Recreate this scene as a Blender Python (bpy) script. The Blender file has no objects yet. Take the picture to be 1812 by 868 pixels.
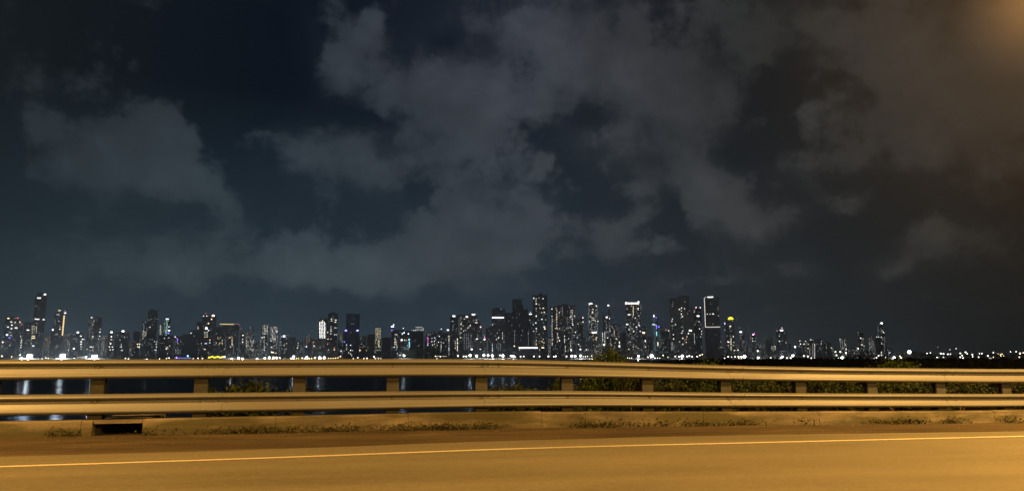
import bpy, math, random
from mathutils import Vector, Matrix, noise as mnoise
R = math.radians
random.seed(11)
S = bpy.context.scene
COL = S.collection

# ---------------------------------------------------------------- camera geometry
F, CX, CY, EYE = 1294.0, 906.0, 434.0, 1.2
PITCH = math.atan((632.0 - 434.0) / F)
FW = Vector((0, math.cos(PITCH), math.sin(PITCH)))
UP = Vector((0, -math.sin(PITCH), math.cos(PITCH)))
ORIGIN = Vector((0, 0, EYE))

def ray(px, py):
    return (FW + Vector((1, 0, 0)) * ((px - CX) / F) + UP * ((CY - py) / F)).normalized()

def at_depth(px, py, y):
    d = ray(px, py)
    return ORIGIN + d * (y / d.y)

cam = bpy.data.cameras.new('camera')
cam_o = bpy.data.objects.new('camera', cam)
COL.objects.link(cam_o)
cam_o.location = ORIGIN
cam_o.rotation_euler = (R(90) + PITCH, 0, 0)
cam.sensor_width = 36
cam.lens = 36 * F / 1812
cam.clip_start, cam.clip_end = 0.1, 40000
S.camera = cam_o
S.view_settings.view_transform = 'Standard'
S.view_settings.look = 'None'
S.view_settings.exposure = 0
S.view_settings.gamma = 1
S.cycles.max_bounces = 5
S.cycles.volume_bounces = 1
S.cycles.sample_clamp_indirect = 4

# ---------------------------------------------------------------- object helpers
def tag(o, label=None, cat=None, group=None, kind=None):
    for k, v in (('label', label), ('category', cat), ('group', group), ('kind', kind)):
        if v:
            o[k] = v
    return o

def empty(name, loc, rz=0.0):
    o = bpy.data.objects.new(name, None)
    COL.objects.link(o)
    o.empty_display_size = 0.5
    o.location = loc
    o.rotation_euler = (0, 0, rz)
    return o

class MB:
    """collects boxes, tubes and sweeps into one mesh"""
    def __init__(self):
        self.v, self.f, self.smooth = [], [], False
    def box(self, x0, x1, y0, y1, z0, z1):
        b = len(self.v)
        self.v += [(x0,y0,z0),(x1,y0,z0),(x1,y1,z0),(x0,y1,z0),(x0,y0,z1),(x1,y0,z1),(x1,y1,z1),(x0,y1,z1)]
        self.f += [tuple(b+i for i in q) for q in ((0,3,2,1),(4,5,6,7),(0,1,5,4),(1,2,6,5),(2,3,7,6),(3,0,4,7))]
        return self
    def tube(self, pts, radii, n=8):
        b = len(self.v)
        pts = [Vector(p) for p in pts]
        for i, p in enumerate(pts):
            d = (pts[min(i+1, len(pts)-1)] - pts[max(i-1, 0)]).normalized()
            a = d.orthogonal().normalized(); c = d.cross(a)
            for k in range(n):
                t = 2*math.pi*k/n
                self.v.append(tuple(p + (a*math.cos(t) + c*math.sin(t))*radii[i]))
        for i in range(len(pts)-1):
            for k in range(n):
                self.f.append((b+i*n+k, b+i*n+(k+1) % n, b+(i+1)*n+(k+1) % n, b+(i+1)*n+k))
        self.f.append(tuple(b+k for k in reversed(range(n))))
        self.f.append(tuple(b+(len(pts)-1)*n+k for k in range(n)))
        return self
    def dome(self, c, rx, rz, n=12, m=5):
        b = len(self.v)
        for j in range(m+1):
            t = math.pi/2*j/m
            for k in range(n):
                a = 2*math.pi*k/n
                self.v.append((c[0]+rx*math.cos(t)*math.cos(a), c[1]+rx*math.cos(t)*math.sin(a), c[2]+rz*math.sin(t)))
        for j in range(m):
            for k in range(n):
                self.f.append((b+j*n+k, b+j*n+(k+1) % n, b+(j+1)*n+(k+1) % n, b+(j+1)*n+k))
        self.f.append(tuple(b+k for k in reversed(range(n))))
        return self
    def mesh(self, name):
        me = bpy.data.meshes.new(name)
        me.from_pydata([tuple(p) for p in self.v], [], self.f)
        me.update()
        if self.smooth:
            me.polygons.foreach_set('use_smooth', [True]*len(me.polygons))
        return me
    def build(self, name, mat, parent=None, loc=None):
        me = self.mesh(name)
        me.materials.append(mat)
        return link(name, me, parent, loc)

def link(name, me, parent=None, loc=None):
    o = bpy.data.objects.new(name, me)
    COL.objects.link(o)
    if parent:
        o.parent = parent
    if loc is not None:
        o.location = loc
    return o

def copy_thing(o, loc=None, rz=None, parent=None):
    c = o.copy()
    COL.objects.link(c)
    c.parent = parent
    if loc is not None:
        c.location = loc
    if rz is not None:
        c.rotation_euler = (0, 0, rz)
    for ch in list(o.children):
        copy_thing(ch, parent=c)
    return c

# ---------------------------------------------------------------- material helpers
class NT:
    def __init__(self, tree):
        self.t = tree; self.n = tree.nodes; self.l = tree.links
    def new(self, kind, **kw):
        n = self.n.new(kind)
        for k, v in kw.items():
            setattr(n, k, v)
        return n
    def put(self, sock, v):
        if isinstance(v, bpy.types.NodeSocket):
            self.l.new(v, sock)
        elif v is not None:
            sock.default_value = v
    def math(self, op, a, b=None, c=None, clamp=False):
        n = self.new('ShaderNodeMath', operation=op, use_clamp=clamp)
        for i, v in enumerate((a, b, c)):
            self.put(n.inputs[i], v)
        return n.outputs[0]
    def vmath(self, op, a, b=None, scale=None):
        n = self.new('ShaderNodeVectorMath', operation=op)
        self.put(n.inputs[0], a)
        if b is not None: self.put(n.inputs[1], b)
        if scale is not None: self.put(n.inputs['Scale'], scale)
        return n.outputs[1] if op in ('DOT_PRODUCT', 'LENGTH') else n.outputs[0]
    def noise(self, vec, scale, detail=4, rough=0.5, dist=0.0, color=False):
        n = self.new('ShaderNodeTexNoise')
        if vec is not None: self.put(n.inputs['Vector'], vec)
        n.inputs['Scale'].default_value = scale
        n.inputs['Detail'].default_value = detail
        n.inputs['Roughness'].default_value = rough
        n.inputs['Distortion'].default_value = dist
        return n.outputs['Color' if color else 'Fac']
    def mapr(self, v, a, b, c, d, smooth=False):
        n = self.new('ShaderNodeMapRange')
        if smooth: n.interpolation_type = 'SMOOTHSTEP'
        self.put(n.inputs[0], v)
        for i, x in enumerate((a, b, c, d)):
            self.put(n.inputs[1+i], x)
        return n.outputs[0]
    def mix(self, fac, a, b, blend='MIX'):
        n = self.new('ShaderNodeMix', data_type='RGBA', blend_type=blend)
        self.put(n.inputs[0], fac)
        self.put(n.inputs[6], a); self.put(n.inputs[7], b)
        return n.outputs[2]
    def ramp(self, fac, stops):
        n = self.new('ShaderNodeValToRGB')
        e = n.color_ramp.elements
        while len(e) < len(stops): e.new(0.5)
        for i, (p, c) in enumerate(stops):
            e[i].position = p; e[i].color = (*c, 1)
        self.put(n.inputs[0], fac)
        return n.outputs[0]
    def mapping(self, vec, loc=(0,0,0), rot=(0,0,0), sc=(1,1,1), kind='POINT'):
        n = self.new('ShaderNodeMapping', vector_type=kind)
        self.put(n.inputs[0], vec)
        n.inputs[1].default_value = loc; n.inputs[2].default_value = rot; n.inputs[3].default_value = sc
        return n.outputs[0]
    def attr(self, name, out='Fac'):
        n = self.new('ShaderNodeAttribute', attribute_type='OBJECT', attribute_name=name)
        return n.outputs[out]

def material(name):
    m = bpy.data.materials.new(name)
    m.use_nodes = True
    g = NT(m.node_tree)
    b = g.n['Principled BSDF']
    return m, g, b

def emitter(name, rgb, strength, sampled=False):
    m, g, b = material(name)
    b.inputs['Base Color'].default_value = (0.3, 0.3, 0.3, 1)
    b.inputs['Emission Color'].default_value = (*rgb, 1)
    b.inputs['Emission Strength'].default_value = strength
    if not sampled:
        m.cycles.emission_sampling = 'NONE'
    return m

def plain(name, rgb, rough=0.6, metal=0.0, var=0.25, scale=3.0):
    m, g, b = material(name)
    tc = g.new('ShaderNodeTexCoord').outputs['Object']
    n = g.noise(tc, scale, 5, 0.6)
    k = g.mapr(n, 0.3, 0.7, 1-var, 1+var)
    c = g.vmath('SCALE', (*rgb,), scale=k)
    g.put(b.inputs['Base Color'], c)
    b.inputs['Roughness'].default_value = rough
    b.inputs['Metallic'].default_value = metal
    return m

# ---------------------------------------------------------------- night sky with clouds
def build_world():
    w = bpy.data.worlds.new('World')
    S.world = w
    w.use_nodes = True
    w.cycles.sampling_method = 'MANUAL'
    w.cycles.sample_map_resolution = 256
    g = NT(w.node_tree)
    g.n.clear()
    out = g.new('ShaderNodeOutputWorld')
    bg = g.new('ShaderNodeBackground')
    g.l.new(bg.outputs[0], out.inputs[0])
    d = g.new('ShaderNodeTexCoord').outputs['Generated']
    sep = g.new('ShaderNodeSeparateXYZ'); g.l.new(d, sep.inputs[0])
    az = g.math('ARCTAN2', sep.outputs[0], sep.outputs[1])
    el = g.math('ARCSINE', sep.outputs[2])
    comb = g.new('ShaderNodeCombineXYZ')
    g.l.new(az, comb.inputs[0]); g.l.new(el, comb.inputs[1])
    ae = comb.outputs[0]
    def azel(px, py):
        v = ray(px, py)
        return math.atan2(v.x, v.y), math.asin(v.z)
    # ragged cloud edges: the sky position is warped by two octaves of noise
    w1 = g.vmath('SUBTRACT', g.noise(ae, 6.0, 4, 0.6, color=True), (0.5, 0.5, 0.5))
    w2 = g.vmath('SUBTRACT', g.noise(ae, 24.0, 8, 0.66, color=True), (0.5, 0.5, 0.5))
    pos = g.vmath('ADD', ae, g.vmath('MULTIPLY', w1, (0.10, 0.09, 0.0)))
    pos = g.vmath('ADD', pos, g.vmath('MULTIPLY', w2, (0.035, 0.032, 0.0)))
    def blobs(rows, base):
        acc = base
        for (px, py, rx, ry, rot, wt) in rows:
            a, e = azel(px, py)
            mp = g.mapping(pos, (a, e, 0), (0, 0, R(rot)), (rx/F, ry/F, 1.0), 'TEXTURE')
            gr = g.new('ShaderNodeTexGradient', gradient_type='QUADRATIC_SPHERE')
            g.l.new(mp, gr.inputs[0])
            acc = g.math('MULTIPLY_ADD', gr.outputs['Fac'], wt, acc)
        return acc
    fbm = g.noise(g.mapping(ae, sc=(1.0, 1.25, 1.0)), 11.0, 10, 0.68)
    fbm2 = g.noise(ae, 3.2, 6, 0.55, 0.3)
    base = g.math('MULTIPLY', g.math('SUBTRACT', fbm, 0.5), 1.35)
    CL = CLOUDS
    # billowing, cauliflower-like edges
    vp = g.vmath('ADD', ae, g.vmath('MULTIPLY', w2, (0.03, 0.03, 0.0)))
    vo = g.new('ShaderNodeTexVoronoi', feature='SMOOTH_F1')
    vo.inputs['Scale'].default_value = 17; vo.inputs['Detail'].default_value = 3.0; vo.inputs['Roughness'].default_value = 0.55; vo.inputs['Smoothness'].default_value = 0.25
    g.l.new(vp, vo.inputs['Vector'])
    bil = g.math('SUBTRACT', 0.74, vo.outputs['Distance'])
    f0 = blobs(CL, 0.0)
    f = g.math('ADD', f0, g.math('MULTIPLY_ADD', bil, 0.60, base))
    fs = g.math('ADD', f0, g.math('MULTIPLY', base, 0.55))
    sharp = g.mapr(f, -0.03, 0.47, 0.0, 1.0, True)
    soft = g.mapr(fs, -0.22, 0.95, 0.0, 1.0, True)
    crisp = g.math('MULTIPLY', g.mapr(g.noise(ae, 5.0, 3, 0.5), 0.40, 0.60, 0.30, 0.95, True), g.mapr(el, 0.05, 0.15, 0.40, 1.0, True))
    mask = g.math('MULTIPLY_ADD', crisp, g.math('SUBTRACT', sharp, soft), soft)
    mask = g.math('MULTIPLY', mask, g.mapr(f, 0.0, 0.95, 0.70, 1.0))
    # colours of the clear night air, west (left) to east (right), zenith and horizon
    t = g.mapr(az, -0.65, 0.65, 0.0, 1.0)
    hi = g.ramp(t, SKY_HI)
    lo = g.ramp(t, SKY_LO)
    clr = g.mix(g.mapr(el, 0.01, 0.34, 0.0, 1.0), lo, hi)
    ccol = g.mix(g.mapr(el, 0.05, 0.40, 0.0, 1.0), g.ramp(t, CLOUD_LO), g.ramp(t, CLOUD_HI))
    body = g.math('MULTIPLY', g.mapr(fbm2, 0.30, 0.70, 0.78, 1.22), g.math('MULTIPLY', g.mapr(fbm, 0.3, 0.7, 0.90, 1.10), g.mapr(bil, -0.25, 0.25, 0.94, 1.06)))
    ccol = g.vmath('SCALE', ccol, scale=body)
    col = g.mix(mask, clr, ccol)
    # warm glare of an out-of-frame street lamp, painted into the sky colour
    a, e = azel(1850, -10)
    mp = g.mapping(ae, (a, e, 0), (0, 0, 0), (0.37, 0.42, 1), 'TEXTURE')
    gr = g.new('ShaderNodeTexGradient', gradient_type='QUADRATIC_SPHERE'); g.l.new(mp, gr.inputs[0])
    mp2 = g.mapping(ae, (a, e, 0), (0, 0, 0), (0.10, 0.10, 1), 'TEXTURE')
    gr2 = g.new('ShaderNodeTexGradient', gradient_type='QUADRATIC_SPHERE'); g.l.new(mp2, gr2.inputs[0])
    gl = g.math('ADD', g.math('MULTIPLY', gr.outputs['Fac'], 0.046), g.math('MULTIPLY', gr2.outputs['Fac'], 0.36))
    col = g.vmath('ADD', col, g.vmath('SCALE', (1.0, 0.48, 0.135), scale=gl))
    # the glow of the city just above the far shore
    hz = g.math('MULTIPLY', g.mapr(el, 0.0, 0.10, 1.0, 0.0, True), g.mapr(az, -0.8, 0.62, 1.0, 0.15))
    col = g.vmath('ADD', col, g.vmath('SCALE', (0.006, 0.008, 0.010), scale=hz))
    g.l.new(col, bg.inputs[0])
    bg.inputs[1].default_value = 1.0

# px, py, radius x, radius y, turn, weight
CLOUDS = [
    (235,280,215,130,0,1.5), (285,215,105,95,0,1.1), (345,340,150,60,-25,1.0), (90,215,80,40,-20,0.35),
    (80,110,260,190,0,0.34), (300,450,480,90,0,0.75), (560,490,520,34,-3,0.5), (1230,505,260,26,0,0.5), (1090,530,160,16,0,0.4), (620,480,420,70,0,0.5),
    (610,95,135,110,0,1.0), (665,55,90,70,0,0.5), (740,165,220,130,-20,1.0), (870,210,240,170,-25,0.9),
    (960,70,330,200,0,0.9), (1130,110,300,180,0,0.8), (1330,50,360,160,0,0.7),
    (560,275,150,110,0,0.75), (640,305,170,110,-10,0.75), (490,255,75,45,0,0.5),
    (800,340,190,220,0,0.85), (900,420,260,130,0,0.75), (740,450,380,110,0,0.6), (500,410,190,80,-15,0.45),
    (1220,310,150,110,-25,1.3), (1310,380,190,80,-15,1.4), (1130,335,75,60,0,0.9), (1190,190,330,120,0,0.55), (760,470,420,60,0,0.5), (1090,405,170,75,0,0.75), (1040,300,160,60,0,0.25),
    (965,290,34,40,0,0.6), (1060,235,130,45,20,0.4),
    (1560,120,330,200,0,0.9), (1650,235,270,130,0,1.0), (1800,140,240,250,0,0.9), (1450,300,180,80,0,0.4),
    (1665,425,120,65,0,1.0), (1580,465,110,34,0,0.6), (1770,440,110,45,0,0.5), (1490,375,90,40,0,0.5), (1370,475,120,34,0,0.5),
    # gaps
    (730,345,70,40,0,-0.9), (790,85,110,55,10,-0.55), (1040,205,170,50,10,-0.55), (1010,300,70,48,0,-0.6), (1110,265,200,90,10,0.35), (960,360,160,80,0,0.4), (1180,450,330,60,0,0.4),
    (1065,365,110,30,0,-0.6), (1180,380,40,60,0,-0.7), (1370,150,130,120,0,-0.7), (1350,255,90,80,0,-0.45),
    (1010,480,300,32,0,-0.6), (440,120,170,190,0,-0.7), (410,260,70,150,0,-0.5), (1480,420,240,60,0,-0.3),
    (640,205,130,42,0,-0.6),
]
SKY_HI = [(0.0,(0.0064,0.0095,0.0123)), (0.25,(0.0023,0.0058,0.0118)), (0.5,(0.0085,0.0135,0.0227)), (0.75,(0.0113,0.0124,0.0140)), (1.0,(0.0211,0.0162,0.0108))]
SKY_LO = [(0.0,(0.0175,0.0328,0.0444)), (0.25,(0.0210,0.0412,0.0581)), (0.5,(0.0226,0.0393,0.0558)), (0.75,(0.0149,0.0212,0.0260)), (1.0,(0.0071,0.0078,0.0073))]
CLOUD_LO = [(0.0,(0.0324,0.0486,0.0583)), (0.25,(0.0423,0.0634,0.0778)), (0.5,(0.0573,0.0742,0.0876)), (0.75,(0.0523,0.0565,0.0598)), (1.0,(0.0261,0.0243,0.0201))]
CLOUD_HI = [(0.0,(0.0147,0.0180,0.0201)), (0.25,(0.0327,0.0429,0.0558)), (0.5,(0.0501,0.0557,0.0712)), (0.75,(0.0392,0.0406,0.0404)), (1.0,(0.0501,0.0394,0.0273))]
build_world()

LAMP_W = 7200
HAZE_D = 0.000085
SHORE_W = 1.1e5
# ================================================================ ROAD, KERB, GUARDRAIL
RA, RB = 13.2, 0.2                      # the guardrail runs along y = RA + RB x
RL = math.sqrt(1 + RB*RB)
TAN = Vector((1/RL, RB/RL, 0))          # along the road
NRM = Vector((RB/RL, -1/RL, 0))         # from the rail towards the road

def lerp_tab(tab, x):
    if x <= tab[0][0]: return tab[0][1]
    for (a, b), (c, d) in zip(tab, tab[1:]):
        if x <= c: return b + (d-b)*(x-a)/(c-a)
    return tab[-1][1]

def smooth_tab(tab, x, w=1.2):
    return sum(lerp_tab(tab, x + w*k) for k in (-1, -.5, 0, .5, 1))/5

def on_rail(px, py, off=0.0):
    d = ray(px, py)
    t = (RA - off*RL - 0.0) / (d.y - RB*d.x)
    return ORIGIN + d*t

def prof(rows, off=0.0):
    out = []
    for px, py in rows:
        p = on_rail(px, py, off)
        out.append((p.x, p.z))
    return out

T1 = prof([(0,635.8),(230,635.4),(450,635),(660,634.2),(890,634.6),(1080,640),(1300,646.3),(1420,649),(1600,651),(1812,652.8)])
B1 = prof([(0,672.6),(450,667),(910,665.7),(1130,669.5),(1352,674.3),(1812,678)])
T2 = prof([(0,698.4),(450,693.7),(910,690.4),(1130,692),(1352,694.9),(1812,696.6)])
B2 = prof([(0,735.7),(450,728.6),(910,719.6),(1352,720),(1812,720)])
GZT = [(-3, 0.0), (1, -0.005), (5, -0.035), (10.5, -0.085), (30, -0.085)]
def gz(x, y):
    """ground height: the carriageway falls a little to the east"""
    s = (Vector((x, y, 0)) - Vector((0, RA, 0))).dot(TAN)
    return smooth_tab(GZT, s, 2.0)

def on_ground(px, py):
    d = ray(px, py); z = 0.0
    for _ in range(6):
        p = ORIGIN + d*((z - EYE)/d.z); z = gz(p.x, p.y)
    return p

def polyline(rows):
    """road-side line through photo points, as offset from the rail line over distance along it"""
    out = []
    for px, py in rows:
        p = on_ground(px, py)
        r = p - Vector((0, RA, 0))
        out.append((r.dot(TAN), r.dot(NRM)))
    return out

LINE = polyline([(0,829),(450,814.2),(910,796.4),(1352,785.2),(1812,773.8)])
EDGE = polyline([(0,811),(450,798.6),(910,781.5),(1352,771.2),(1812,764.8)])
def fit(tab):
    n = len(tab); sx = sum(a for a, b in tab)/n; sy = sum(b for a, b in tab)/n
    k = sum((a-sx)*(b-sy) for a, b in tab)/sum((a-sx)**2 for a, b in tab)
    return lambda s: sy + k*(s-sx)
line_off, edge_off = fit(LINE), fit(EDGE)
def off_tab(tab, f):
    """the measured offset inside the frame, the straight fit outside it"""
    def g(s):
        if s <= tab[0][0]: return tab[0][1] + (f(s)-f(tab[0][0]))
        if s >= tab[-1][0]: return tab[-1][1] + (f(s)-f(tab[-1][0]))
        return smooth_tab(tab, s, 0.8)
    return g
line_at, edge_at = off_tab(LINE, line_off), off_tab(EDGE, edge_off)
print('LINE', [tuple(round(v,2) for v in p) for p in LINE], 'EDGE', [tuple(round(v,2) for v in p) for p in EDGE])

def sp(s, o, z=None, dz=0.0):
    """a point s metres along the rail and o metres towards the road from it"""
    p = Vector((0, RA, 0)) + TAN*s + NRM*o
    p.z = (gz(p.x, p.y) + dz) if z is None else z
    return p

def strip(name, mat, s0, s1, ds, offs, dz, bump=0.0, kind='structure'):
    """a sheet between two lines along the road; offs(s) gives the offsets across"""
    m = MB(); n = None
    steps = int(round((s1-s0)/ds))
    for i in range(steps+1):
        s = s0 + ds*i
        row = offs(s); n = len(row)
        for o in row:
            p = sp(s, o, dz=dz)
            if bump: p.z += bump*(mnoise.noise((p.x*1.3, p.y*1.3, 0)))
            m.v.append(tuple(p))
    for i in range(steps):
        for k in range(n-1):
            a = i*n+k
            m.f.append((a, a+1, a+n+1, a+n))
    me = m.mesh(name)
    me.materials.append(mat)
    me.polygons.foreach_set('use_smooth', [True]*len(me.polygons))
    o = link(name, me)
    up = me.polygons[0].normal.z
    if up < 0: me.flip_normals()
    tag(o, kind=kind)
    return o

# --- materials of the roadside. The along-road coordinate makes wear run with the traffic.
def road_coords(g, along, across):
    geo = g.new('ShaderNodeNewGeometry').outputs['Position']
    return g.mapping(geo, (0,0,0), (0,0,-math.atan(RB)), (1,1,1)), along, across

def asphalt_mat():
    m, g, b = material('asphalt')
    p, _, _ = road_coords(g, 0, 0)
    tracks = g.noise(g.mapping(p, sc=(0.05, 1.1, 1)), 1.0, 5, 0.6)
    patch = g.noise(g.mapping(p, sc=(0.25, 0.7, 1)), 1.0, 5, 0.6, 0.6)
    grain = g.math('MULTIPLY_ADD', g.noise(p, 16.0, 4, 0.7), 0.5, g.math('MULTIPLY', g.noise(p, 70.0, 4, 0.7), 0.5))
    stone = g.new('ShaderNodeTexVoronoi'); stone.inputs['Scale'].default_value = 95; g.l.new(p, stone.inputs['Vector'])
    k = g.math('ADD', g.mapr(tracks, 0.3, 0.7, 0.80, 1.14), g.mapr(patch, 0.3, 0.7, -0.12, 0.12))
    k = g.math('MULTIPLY', k, g.mapr(grain, 0.35, 0.65, 0.78, 1.22))
    k = g.math('MULTIPLY', k, g.mapr(stone.outputs['Distance'], 0.0, 0.6, 1.12, 0.88))
    g.put(b.inputs['Base Color'], g.vmath('SCALE', (0.155, 0.146, 0.112), scale=k))
    b.inputs['Roughness'].default_value = 0.72
    b.inputs['Specular IOR Level'].default_value = 0.35
    bp = g.new('ShaderNodeBump'); bp.inputs['Strength'].default_value = 0.35; bp.inputs['Distance'].default_value = 0.004
    g.l.new(grain, bp.inputs['Height']); g.l.new(bp.outputs[0], b.inputs['Normal'])
    return m

def dirt_mat():
    m, g, b = material('packed_dirt')
    p, _, _ = road_coords(g, 0, 0)
    big = g.noise(g.mapping(p, sc=(0.35, 1.3, 1)), 1.0, 6, 0.6, 0.4)
    streak = g.noise(g.mapping(p, sc=(0.22, 4.0, 1)), 1.0, 4, 0.6)
    fine = g.noise(p, 28.0, 5, 0.7)
    c = g.ramp(big, [(0.30,(0.040,0.031,0.022)), (0.50,(0.066,0.052,0.036)), (0.62,(0.085,0.068,0.048)), (0.75,(0.125,0.104,0.076))])
    k = g.math('MULTIPLY', g.mapr(fine, 0.3, 0.7, 0.72, 1.25), g.mapr(streak, 0.3, 0.7, 0.80, 1.2))
    g.put(b.inputs['Base Color'], g.vmath('SCALE', c, scale=k))
    b.inputs['Roughness'].default_value = 0.95
    b.inputs['Specular IOR Level'].default_value = 0.15
    bp = g.new('ShaderNodeBump'); bp.inputs['Strength'].default_value = 0.6; bp.inputs['Distance'].default_value = 0.015
    g.l.new(fine, bp.inputs['Height']); g.l.new(bp.outputs[0], b.inputs['Normal'])
    return m

def concrete_mat(name, rgb, moss=0.5):
    m, g, b = material(name)
    p, _, _ = road_coords(g, 0, 0)
    big = g.noise(g.mapping(p, sc=(0.55, 1.0, 2.2)), 1.0, 6, 0.62, 0.3)
    fine = g.noise(p, 22.0, 5, 0.7)
    mo = g.noise(g.mapping(p, (7,3,1), sc=(0.42, 1.0, 2.5)), 1.0, 5, 0.65)
    c = g.vmath('SCALE', rgb, scale=g.math('MULTIPLY', g.mapr(big, 0.32, 0.68, 0.32, 1.4), g.mapr(fine, 0.3, 0.7, 0.78, 1.18)))
    c = g.mix(g.mapr(mo, 0.44, 0.60, 0.0, moss, True), c, (0.040, 0.040, 0.018, 1))
    g.put(b.inputs['Base Color'], c)
    b.inputs['Roughness'].default_value = 0.9
    bp = g.new('ShaderNodeBump'); bp.inputs['Strength'].default_value = 0.5; bp.inputs['Distance'].default_value = 0.01
    g.l.new(fine, bp.inputs['Height']); g.l.new(bp.outputs[0], b.inputs['Normal'])
    return m

def steel_mat():
    m, g, b = material('galvanised_steel')
    p, _, _ = road_coords(g, 0, 0)
    streak = g.noise(g.mapping(p, sc=(0.035, 2.0, 26.0)), 1.0, 4, 0.55)
    spot = g.noise(g.mapping(p, sc=(0.30, 1.5, 2.6)), 1.0, 7, 0.62, 0.2)
    fine = g.noise(p, 40.0, 4, 0.6)
    k = g.math('MULTIPLY', g.mapr(streak, 0.30, 0.70, 0.86, 1.12), g.mapr(fine, 0.3, 0.7, 0.93, 1.07))
    c = g.vmath('SCALE', (0.158, 0.168, 0.190), scale=k)
    c = g.mix(g.mapr(spot, 0.46, 0.72, 0.0, 0.62, True), c, (0.105, 0.10, 0.10, 1))
    g.put(b.inputs['Base Color'], c)
    b.inputs['Metallic'].default_value = 0.25
    g.put(b.inputs['Roughness'], g.mapr(spot, 0.3, 0.7, 0.38, 0.62))
    return m

def paint_mat():
    m, g, b = material('line_paint')
    p, _, _ = road_coords(g, 0, 0)
    wear = g.noise(g.mapping(p, sc=(0.5, 6.0, 1)), 1.0, 6, 0.68)
    fine = g.noise(p, 60.0, 4, 0.7)
    c = g.mix(g.mapr(g.math('MULTIPLY_ADD', fine, 0.35, g.math('MULTIPLY', wear, 0.8)), 0.58, 0.78, 0.0, 0.8), (0.52, 0.49, 0.40, 1), (0.20, 0.185, 0.15, 1))
    g.put(b.inputs['Base Color'], c)
    b.inputs['Roughness'].default_value = 0.6
    return m

ASPHALT, DIRT, STEEL, PAINT = asphalt_mat(), dirt_mat(), steel_mat(), paint_mat()
KERB = concrete_mat('kerb_concrete', (0.13, 0.116, 0.095), 0.88)
POST = concrete_mat('post_paint', (0.036, 0.040, 0.048), 0.3)
SOIL = plain('bank_soil', (0.040, 0.034, 0.022), 0.95, 0, 0.4, 1.2)

S0, S1 = -40.0, 70.0
strip('shoulder', DIRT, S0, S1, 0.5, lambda s: [-0.35, 0.0, 0.5, 1.0, 1.6, 2.2, 2.8, 3.6, 4.4, 6, 9, 14], -0.012, 0.018)
# the asphalt carriageway with a ragged broken edge, 20 mm above the dirt
def road_offs(s):
    e = edge_at(s) + 0.05*mnoise.noise((s*0.9, 1, 0)) + 0.02*mnoise.noise((s*4.1, 2, 0))
    return [e-0.02, e, e+0.7, e+1.5, e+3, e+5, e+8, e+12, e+18]
strip('road', ASPHALT, S0, S1, 0.25, road_offs, 0.022)
strip('road_edge_line', PAINT, S0, S1, 0.5, lambda s: [line_at(s)-0.06, line_at(s)+0.06], 0.026)

# kerb: long precast blocks with joints, one drain gap (black in the photo at far left)
KT = prof([(0,745.8),(450,737),(910,728),(1352,728.4),(1812,725.8)], 0.12)
def s_of_px(px, py, off):
    p = on_rail(px, py, off)
    return (p - Vector((0, RA, 0))).dot(TAN)
GAP0, GAP1 = s_of_px(163, 755, 0.12), s_of_px(252, 755, 0.12)
def kerb_run(sa, sb, first):
    m = MB()
    a = sa
    while a < sb - 0.01:
        b = min(a + random.uniform(0.8, 2.4), sb)
        j = 0.003
        lean = random.uniform(-0.010, 0.010)
        ring = []
        for s in (a+j, b-j):
            p = sp(s, 0)
            zt = smooth_tab(KT, p.x, 1.0) + lean
            zg = p.z - 0.06
            for (o, z) in ((0.13, zg), (0.125+lean*0.5, zt-0.02), (0.105, zt), (-0.12, zt), (-0.12, zg)):
                q = sp(s, o, z=z); ring.append(tuple(q))
        base = len(m.v); m.v += ring
        for k in range(4):
            m.f.append((base+k, base+k+1, base+5+k+1, base+5+k))
        m.f.append((base+4, base+3, base+2, base+1, base)); m.f.append((base+5, base+6, base+7, base+8, base+9))
        a = b
    return m
kerb_m = kerb_run(S0, GAP0, True)
kb2 = kerb_run(GAP1, S1, False)
off = len(kerb_m.v); kerb_m.v += kb2.v; kerb_m.f += [tuple(i+off for i in q) for q in kb2.f]
# the drain opening: a thin lintel over a deep recess with side cheeks and a back
def kbox(m, sa, sb, o0, o1, dz0, dz1, ztop=False):
    b = len(m.v)
    for k in (0, 1):
        for (s, o) in ((sa,o0),(sb,o0),(sb,o1),(sa,o1)):
            p = sp(s, 0); zt = smooth_tab(KT, p.x, 1.0)
            m.v.append(tuple(sp(s, o, z=zt + (dz1 if k else dz0))))
    m.f += [tuple(b+i for i in q) for q in ((0,1,2,3),(7,6,5,4),(4,5,1,0),(5,6,2,1),(6,7,3,2),(7,4,0,3))]
kbox(kerb_m, GAP0+0.008, GAP1-0.008, -0.95, 0.10, -0.06, -0.012)
kbox(kerb_m, GAP0-0.05, GAP1+0.05, -1.05, -0.955, -0.5, -0.006)
kbox(kerb_m, GAP0-0.06, GAP0-0.004, -0.95, -0.125, -0.5, -0.038)
kbox(kerb_m, GAP1+0.004, GAP1+0.06, -0.95, -0.125, -0.5, -0.038)
kerb = kerb_m.build('kerb', KERB)
tag(kerb, kind='structure')

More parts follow.
